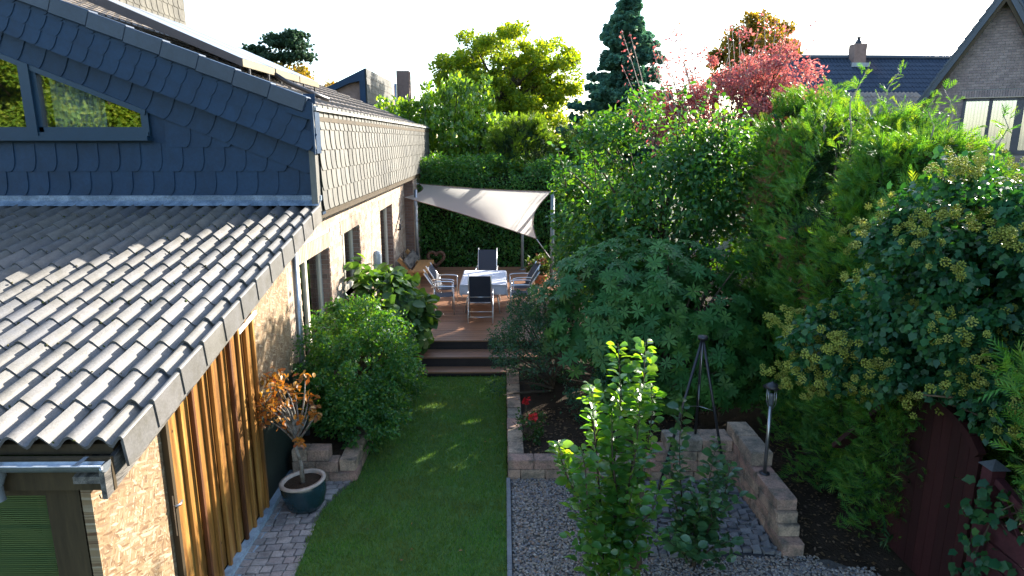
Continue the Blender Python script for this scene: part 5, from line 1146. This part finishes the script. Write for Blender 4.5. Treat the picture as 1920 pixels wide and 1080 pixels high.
# red tree, dense below with sparse pale shoots
rt = thing('red_tree', 'autumn red small tree with sparse pale shoots above the hedge', 'tree', (6.3, 20, 0))
Ps, Os, cs = [], [], []
for c, rad, M, cr, n in (((6.95, 20, 5.4), (1.9, 1.3, 1.7), 220, .26, 18000), ((8.0, 20.2, 4.9), (1.1, 1.0, 1.05), 70, .24, 6000), ((5.0, 20, 4.9), (1.5, 1.0, 1.3), 90, .22, 6500), ((6.0, 20, 4.4), (1.6, 1.0, .6), 60, .22, 3200)):
    P, O, cc_ = clumps(c, rad, M, cr, n, .25); Ps.append(P); Os.append(O); cs.append(cc_)
mb = MB(); sh = []
for i in range(62):
    x0 = random.uniform(4.4, 8.4); left = x0 < 6.1; L = random.uniform(1.2, 3.3); dx = (-.45 if left else random.uniform(-.35, .35)) * L * random.uniform(.5, 1.2); z0 = random.uniform(4.0, 5.2); y0 = 20 + random.uniform(-.7, .7)
    p = [Vector((x0 + dx * u, y0, z0 + L * u * (1 - .08 * u))) for u in (0, .33, .66, 1)]; MB().tube(p, [.02, .014, .009, .004], 5).build('shoot', barkp_m, rt)
    for _ in range(int(L * 20)):
        u = random.uniform(.15, 1); j = min(2, int(u * 3)); q = p[j].lerp(p[j + 1], u * 3 - j); sh.append((q.x + random.gauss(0, .10), q.y + random.gauss(0, .12), q.z + random.gauss(0, .08)))
P = np.vstack(Ps + [A(sh)]); O = np.vstack(Os + [rng.normal(size=(len(sh), 3))]); foliage('crown', LEAF2, P, O, .10, red_m, rt, droop=.5)
branches('limbs', (6.3, 20, 1.5), np.vstack(cs), .10, bark_m, rt, 60, .4); trunk('trunk', [(6.3, 20, 0), (6.3, 20, 2.5)], [.12, .08], bark_m, rt)
crown_tree('autumn_tree', 'rounded orange yellow tree behind the red tree', (16.6, 45, 0), 12, [((16.6, 45, 9.6), (2.5, 2.3, 2.4), 120, .5, 17000)], LEAF2, .24, yel_m)
crown_tree('autumn_tree', 'yellow and green tree top behind the solar collectors', (-12.4, 40, 0), 9, [((-12.6, 40, 7.4), (1.6, 1.6, 1.35), 60, .38, 7000), ((-11.0, 40, 6.9), (1.3, 1.3, .8), 36, .35, 3500), ((-14.6, 41, 7.5), (1.2, 1.2, .8), 30, .35, 2500)], LEAF2, .2, yel_m)
pn = thing('pine_tree', 'dark pine crown above the yellow tree behind the solar collectors', 'tree', (-13.2, 41, 0)); mb = MB(); Pq = []; 
for (dx, z, L) in ((-.1, 9.9, .8), (.9, 10.3, .8), (-1.4, 9.5, .8), (1.3, 9.2, .9), (-.9, 9.0, 1.1), (.4, 9.1, 1.0), (-.2, 10.1, .6), (1.0, 9.8, .7)):
    mb.tube([(-13.2, 41, z - .9), (-13.2 + dx * .5, 41, z - .3), (-13.2 + dx, 41, z)], [.06, .04, .02], 5)
    for _ in range(260): Pq.append((-13.2 + dx + random.gauss(0, L * .4), 41 + random.gauss(0, .4), z + random.gauss(0, .11)))
V, F = scatter(TUFT, A(Pq), rng.normal(size=(len(Pq), 3)) + A((0, 0, .4)), rng.normal(size=(len(Pq), 3)), .17 + .08 * rng.random(len(Pq))); link('crown', trimesh('crown', V, F, pine_m), pn); mb.build('limbs', bark_m, pn)
trunk('trunk', [(-13.2, 41, 0), (-13.2, 41, 6), (-13.1, 41, 10.0)], [.2, .15, .04], bark_m, pn, 8)
# trees of the gardens behind the viewpoint, mirrored in the gable window
for (src, dx, dy, lab) in ((mp, -20.5, -57.5, 'yellow green maple in the garden opposite the gable window'), (mp, -25.5, -56, 'second maple mirrored in the gable window'), (mp, -30, -57, 'third maple opposite the gable window, leftmost of the three'), (rt, -30.5, -29, 'red leaved tree in the garden opposite the gable window')):
    c = copy_tree(src); c.location = (src.location[0] + dx, src.location[1] + dy, -2.4 if src is mp else 1.0); c['label'] = lab
    if src is mp: c.scale = (1.4, 1.4, 1.4); c.location.z = -4.3

# left bush, fig, potted shrub
lb = thing('left_bush', 'rounded green bush in the planter left of the lawn', 'shrub', (-2.2, 9.3, .2))
P, O, cc_ = clumps((-2.22, 9.25, .98), (.80, 1.2, .92), 330, .14, 34000, .45, .2, keep=lambda c: c[:, 0] > -2.86); P[:, 0] = np.maximum(P[:, 0], -2.90); foliage('foliage', LEAF6, P, O, .05, bush_m, lb, droop=.1)
P, O, _ = clumps((-2.0, 8.55, .55), (.55, .5, .42), 70, .11, 5000, .4, .2); foliage('lower_foliage', LEAF6, P, O, .05, bush_m, lb)
P, O, _ = clumps((-1.75, 10.6, .55), (.35, .9, .40), 70, .11, 4500, .4, .1); foliage('trailing_foliage', LEAF2, P, O, .055, bush_m, lb, droop=.6)
branches('stems', (-2.2, 9.3, .15), cc_, .05, bark_m, lb, 60, .3, .004)
fg = thing('fig_bush', 'large-leaved fig bush between the windows and the deck', 'shrub', (-2.3, 12.1, .3))
P, O, cc_ = clumps((-2.28, 12.15, 1.08), (.70, .95, .80), 110, .19, 1700, .6, .25, keep=lambda c: c[:, 0] > -2.8); P[:, 0] = np.maximum(P[:, 0], -2.85)
foliage('leaves', ROUND, P, O, .19, fig_m, fg, droop=.35, flat=1.0, up=.9)
P, O, _ = clumps((-1.75, 12.25, .85), (.35, .5, .42), 30, .16, 380, .5, .45); foliage('leaves', ROUND, P, O, .17, fig_m, fg, droop=.4, flat=1.0, up=.8)
branches('stems', (-2.35, 12.1, .25), cc_, .045, bark_m, fg, 36, .3, .006)
gb = thing('glass_cloche', 'clear domed garden lantern standing in the fig leaves by the wall', 'lantern', (-2.72, 13.5, .9)); MB().lathe([(.09, 0), (.09, .3), (.07, .36), (0, .38)], 16, (-2.62, 13.4, 1.75)).build('dome', solid('pale glass', [(.4, .43, .45)], .1, 4, .1, .7, bstr=0), gb); MB().tube([(-2.62, 13.4, .45), (-2.62, 13.4, 1.75)], .05, 8).build('stand', zinc_m, gb)
ps = thing('potted_shrub', 'orange leaved azalea in a dark glazed pot beside the shed', 'potted plant', (-2.38, 7.25, 0))
PT = Matrix.Translation((-2.40, 7.22, 0)) @ RY(R(-5)); 
pot = MB().lathe([(0, 0.0), (.17, .0), (.225, .08), (.262, .22), (.265, .31), (.255, .345)], 32, M=PT).build('pot', glaze_m, ps)
MB().lathe([(.255, .34), (.272, .352), (.272, .372), (.225, .374), (.222, .33)], 32, M=PT).build('rim', rim_m, pot); MB().lathe([(.224, .335), (.12, .345), (0, .35)], 24, M=PT).build('soil', soil_m, pot)
trunk('trunk', [(-2.42, 7.2, .34), (-2.43, 7.2, .6), (-2.48, 7.2, .8), (-2.46, 7.2, .98)], [.032, .022, .018, .014], barkg_m, ps)
tips = []
for i in range(26):
    x = random.uniform(-2.78, -2.20); z = random.uniform(1.25, 1.72) - .5 * max(0, -2.62 - x) ; tips.append((x, 7.2 + random.uniform(-.28, .28), z if i > 5 else z - .28))
branches('branches', (-2.46, 7.2, .80), tips, .032, barkg_m, ps, 26, .2, .004, wob=.18)
Pq = []; 
for t_ in tips:
    for _ in range(16): Pq.append((t_[0] + random.gauss(0, .045), t_[1] + random.gauss(0, .05), t_[2] + random.gauss(0, .04)))
Pq = A(Pq); foliage('leaves', LEAF6, Pq, rng.normal(size=Pq.shape) + A((0, 0, .3)), .075, potl_m, ps, droop=.4)

# apple tree with leafy upright shoots; young pear beside it
def leader(mb, P_, T_, N_, S_, pts, n, size, spread=.06, r=.012, tipsize=.7):
    pts = [Vector(p) for p in pts]; m = len(pts) - 1; mb.tube(pts, [r * (1 - .8 * i / m) for i in range(m + 1)], 6)
    for i in range(n):
        u = (i + random.random() * .5) / n; j = min(m - 1, int(u * m)); p = pts[j].lerp(pts[j + 1], u * m - j); a_ = i * 2.4 + random.gauss(0, .3)
        d = Vector((math.cos(a_), math.sin(a_), random.uniform(.1, .55))); P_.append(tuple(p + d * random.uniform(.01, spread * .5))); T_.append(tuple(d)); N_.append((random.gauss(.2, .7) - d.x * .4, random.gauss(.15, .7) - d.y * .4, .6)); S_.append(size * random.uniform(.75, 1.25) * (tipsize if u > .93 else 1))
ap = thing('apple_tree', 'young apple tree with sunlit upright leafy shoots in the foreground', 'tree', (1.2, 5.95, 0))
mb = MB(); P_, T_, N_, S_ = [], [], [], []
shoots = [([(1.05, 5.9, .9), (1.08, 5.85, 1.5), (1.10, 5.8, 2.0), (1.06, 5.85, 2.50)], 90), ([(1.25, 5.95, 1.0), (1.28, 5.9, 1.7), (1.33, 5.9, 2.1), (1.34, 5.95, 2.48)], 80),
          ([(.95, 5.85, .8), (.88, 5.8, 1.4), (.84, 5.8, 1.8), (.82, 5.8, 2.12)], 70), ([(1.15, 5.7, .9), (1.22, 5.65, 1.4), (1.24, 5.6, 1.9), (1.22, 5.6, 2.15)], 80), ([(.85, 5.9, .7), (.62, 5.85, 1.1), (.54, 5.85, 1.35), (.52, 5.85, 1.50)], 55),
          ([(1.3, 6.0, .9), (1.42, 6.0, 1.4), (1.46, 6.0, 1.8), (1.42, 6.0, 2.0)], 60), ([(1.0, 5.7, .5), (.78, 5.55, 1.0), (.74, 5.5, 1.4), (.70, 5.5, 1.6)], 60), ([(1.1, 5.75, .9), (1.02, 5.7, 1.4), (1.0, 5.7, 1.9)], 60), ([(1.2, 5.8, .5), (1.4, 5.6, .9), (1.45, 5.55, 1.25)], 45)]
for pts, k in shoots: leader(mb, P_, T_, N_, S_, pts, int(k * 1.35), .094, .075)
for i in range(34):
    x = random.uniform(.58, 1.50); z = random.uniform(.15, 1.05); y = 5.8 + random.uniform(-.4, .3); leader(mb, P_, T_, N_, S_, [(1.1 + (x - 1.1) * .3, 5.85, z * .8), ((x + 1.1) / 2, y, z), (x, y, z + .25)], 26, .088, .10, .008)
mb.build('shoots', bark_m, ap); V, F = scatter(WIDE, A(P_), A(T_), A(N_), A(S_) * 1.18); link('leaves', trimesh('leaves', V, F, apple_m), ap)
trunk('trunk', [(1.10, 5.88, 0), (1.09, 5.86, .5), (1.12, 5.84, 1.1)], [.03, .026, .018], bark_m, ap)
sk = thing('tree_stake', 'round wooden stake supporting the apple tree', 'stake', (1.37, 6.0, 0)); trunk('pole', [(1.37, 6.0, 0), (1.36, 6.0, .95)], [.052, .05], solid('brown stake', [(.12, .085, .055)], .85, 12, .5, .2, bstr=.5, stretch=(1, 1, .2)), sk, 12)
pe = thing('pear_tree', 'short young fruit tree in shade right of the apple tree', 'tree', (2.0, 6.1, 0)); mb = MB(); P_, T_, N_, S_ = [], [], [], []
for pts, k in (([(1.9, 6.15, .3), (1.85, 6.3, .9), (1.82, 6.3, 1.3), (1.84, 6.3, 1.78)], 70), ([(2.0, 6.1, .3), (2.12, 6.2, .8), (2.2, 6.25, 1.35)], 60), ([(2.0, 6.1, .3), (2.3, 6.2, .7), (2.34, 6.2, 1.1)], 50), ([(1.9, 6.1, .3), (1.72, 6.1, .8), (1.70, 6.1, 1.2)], 50), ([(2.0, 6.0, .1), (2.1, 5.85, .35), (2.25, 5.75, .5)], 40), ([(1.9, 6.0, .1), (1.75, 5.8, .35), (1.6, 5.75, .5)], 40), ([(2.05, 6.0, .3), (2.1, 5.95, .6), (2.05, 5.9, .85)], 40)): leader(mb, P_, T_, N_, S_, pts, k, .088, .08, .010)
for i in range(16): x = random.uniform(1.6, 2.4); z = random.uniform(.1, .9); y = 6.0 + random.uniform(-.35, .3); leader(mb, P_, T_, N_, S_, [(1.98, 6.05, z * .8), ((x + 1.98) / 2, y, z), (x, y, z + .2)], 20, .08, .1, .006)
mb.build('shoots', bark_m, pe); V, F = scatter(WIDE, A(P_), A(T_), A(N_), A(S_) * 1.25); link('leaves', trimesh('leaves', V, F, pear_m), pe); trunk('trunk', [(1.98, 6.05, 0), (1.97, 6.07, .5)], [.024, .018], bark_m, pe)
# rose bush
ro = thing('rose_bush', 'small bush with two red blooms in the bed beside the lawn', 'rose', (.32, 8.6, .2)); P, O, cc_ = clumps((.34, 8.6, .40), (.22, .22, .20), 40, .08, 700, .3, .19); foliage('leaves', LEAF6, P, O, .05, green1, ro); branches('stems', (.33, 8.6, .19), cc_, .012, bark_m, ro, 14, .3, .003)
redf = leafmat('red petal', [(.55, .015, .02), (.65, .03, .03)], .2, (1, .8, .8))
for c in ((.40, 8.45, .62), (.30, 8.75, .74)):
    P, O, _ = clumps(c, (.03, .03, .02), 6, .022, 26); foliage('flower', ROUND, P, O, .045, redf, ro, flat=1.4)
    MB().tube([(.34, 8.58, .4), c], .004, 5).build('stem', bark_m, ro)
# leaf litter in the beds
n = 1500; P = np.stack([.3 + 2.6 * rng.random(n), 8.15 + 1.6 * rng.random(n), np.full(n, .20) + rng.random(n) * .01], 1); P[::3, 1] = 5.9 + 3 * rng.random(len(P[::3])); P[::3, 0] = 3.25 + .9 * rng.random(len(P[::3])); P[::3, 2] = -.015
V, F = scatter(LEAF2, P, rng.normal(size=(n, 3)) * A((1, 1, .2)), A((0, 0, 1)) + rng.normal(size=(n, 3)) * .3, .03 + .03 * rng.random(n)); tag(link('leaf_litter', trimesh('leaf_litter', V, F, leafmat('dry litter', [(.12, .07, .035), (.18, .11, .05), (.08, .05, .03)], .1))), 'brown dry leaves scattered on the soil of the beds', 'leaf litter', kind='stuff')
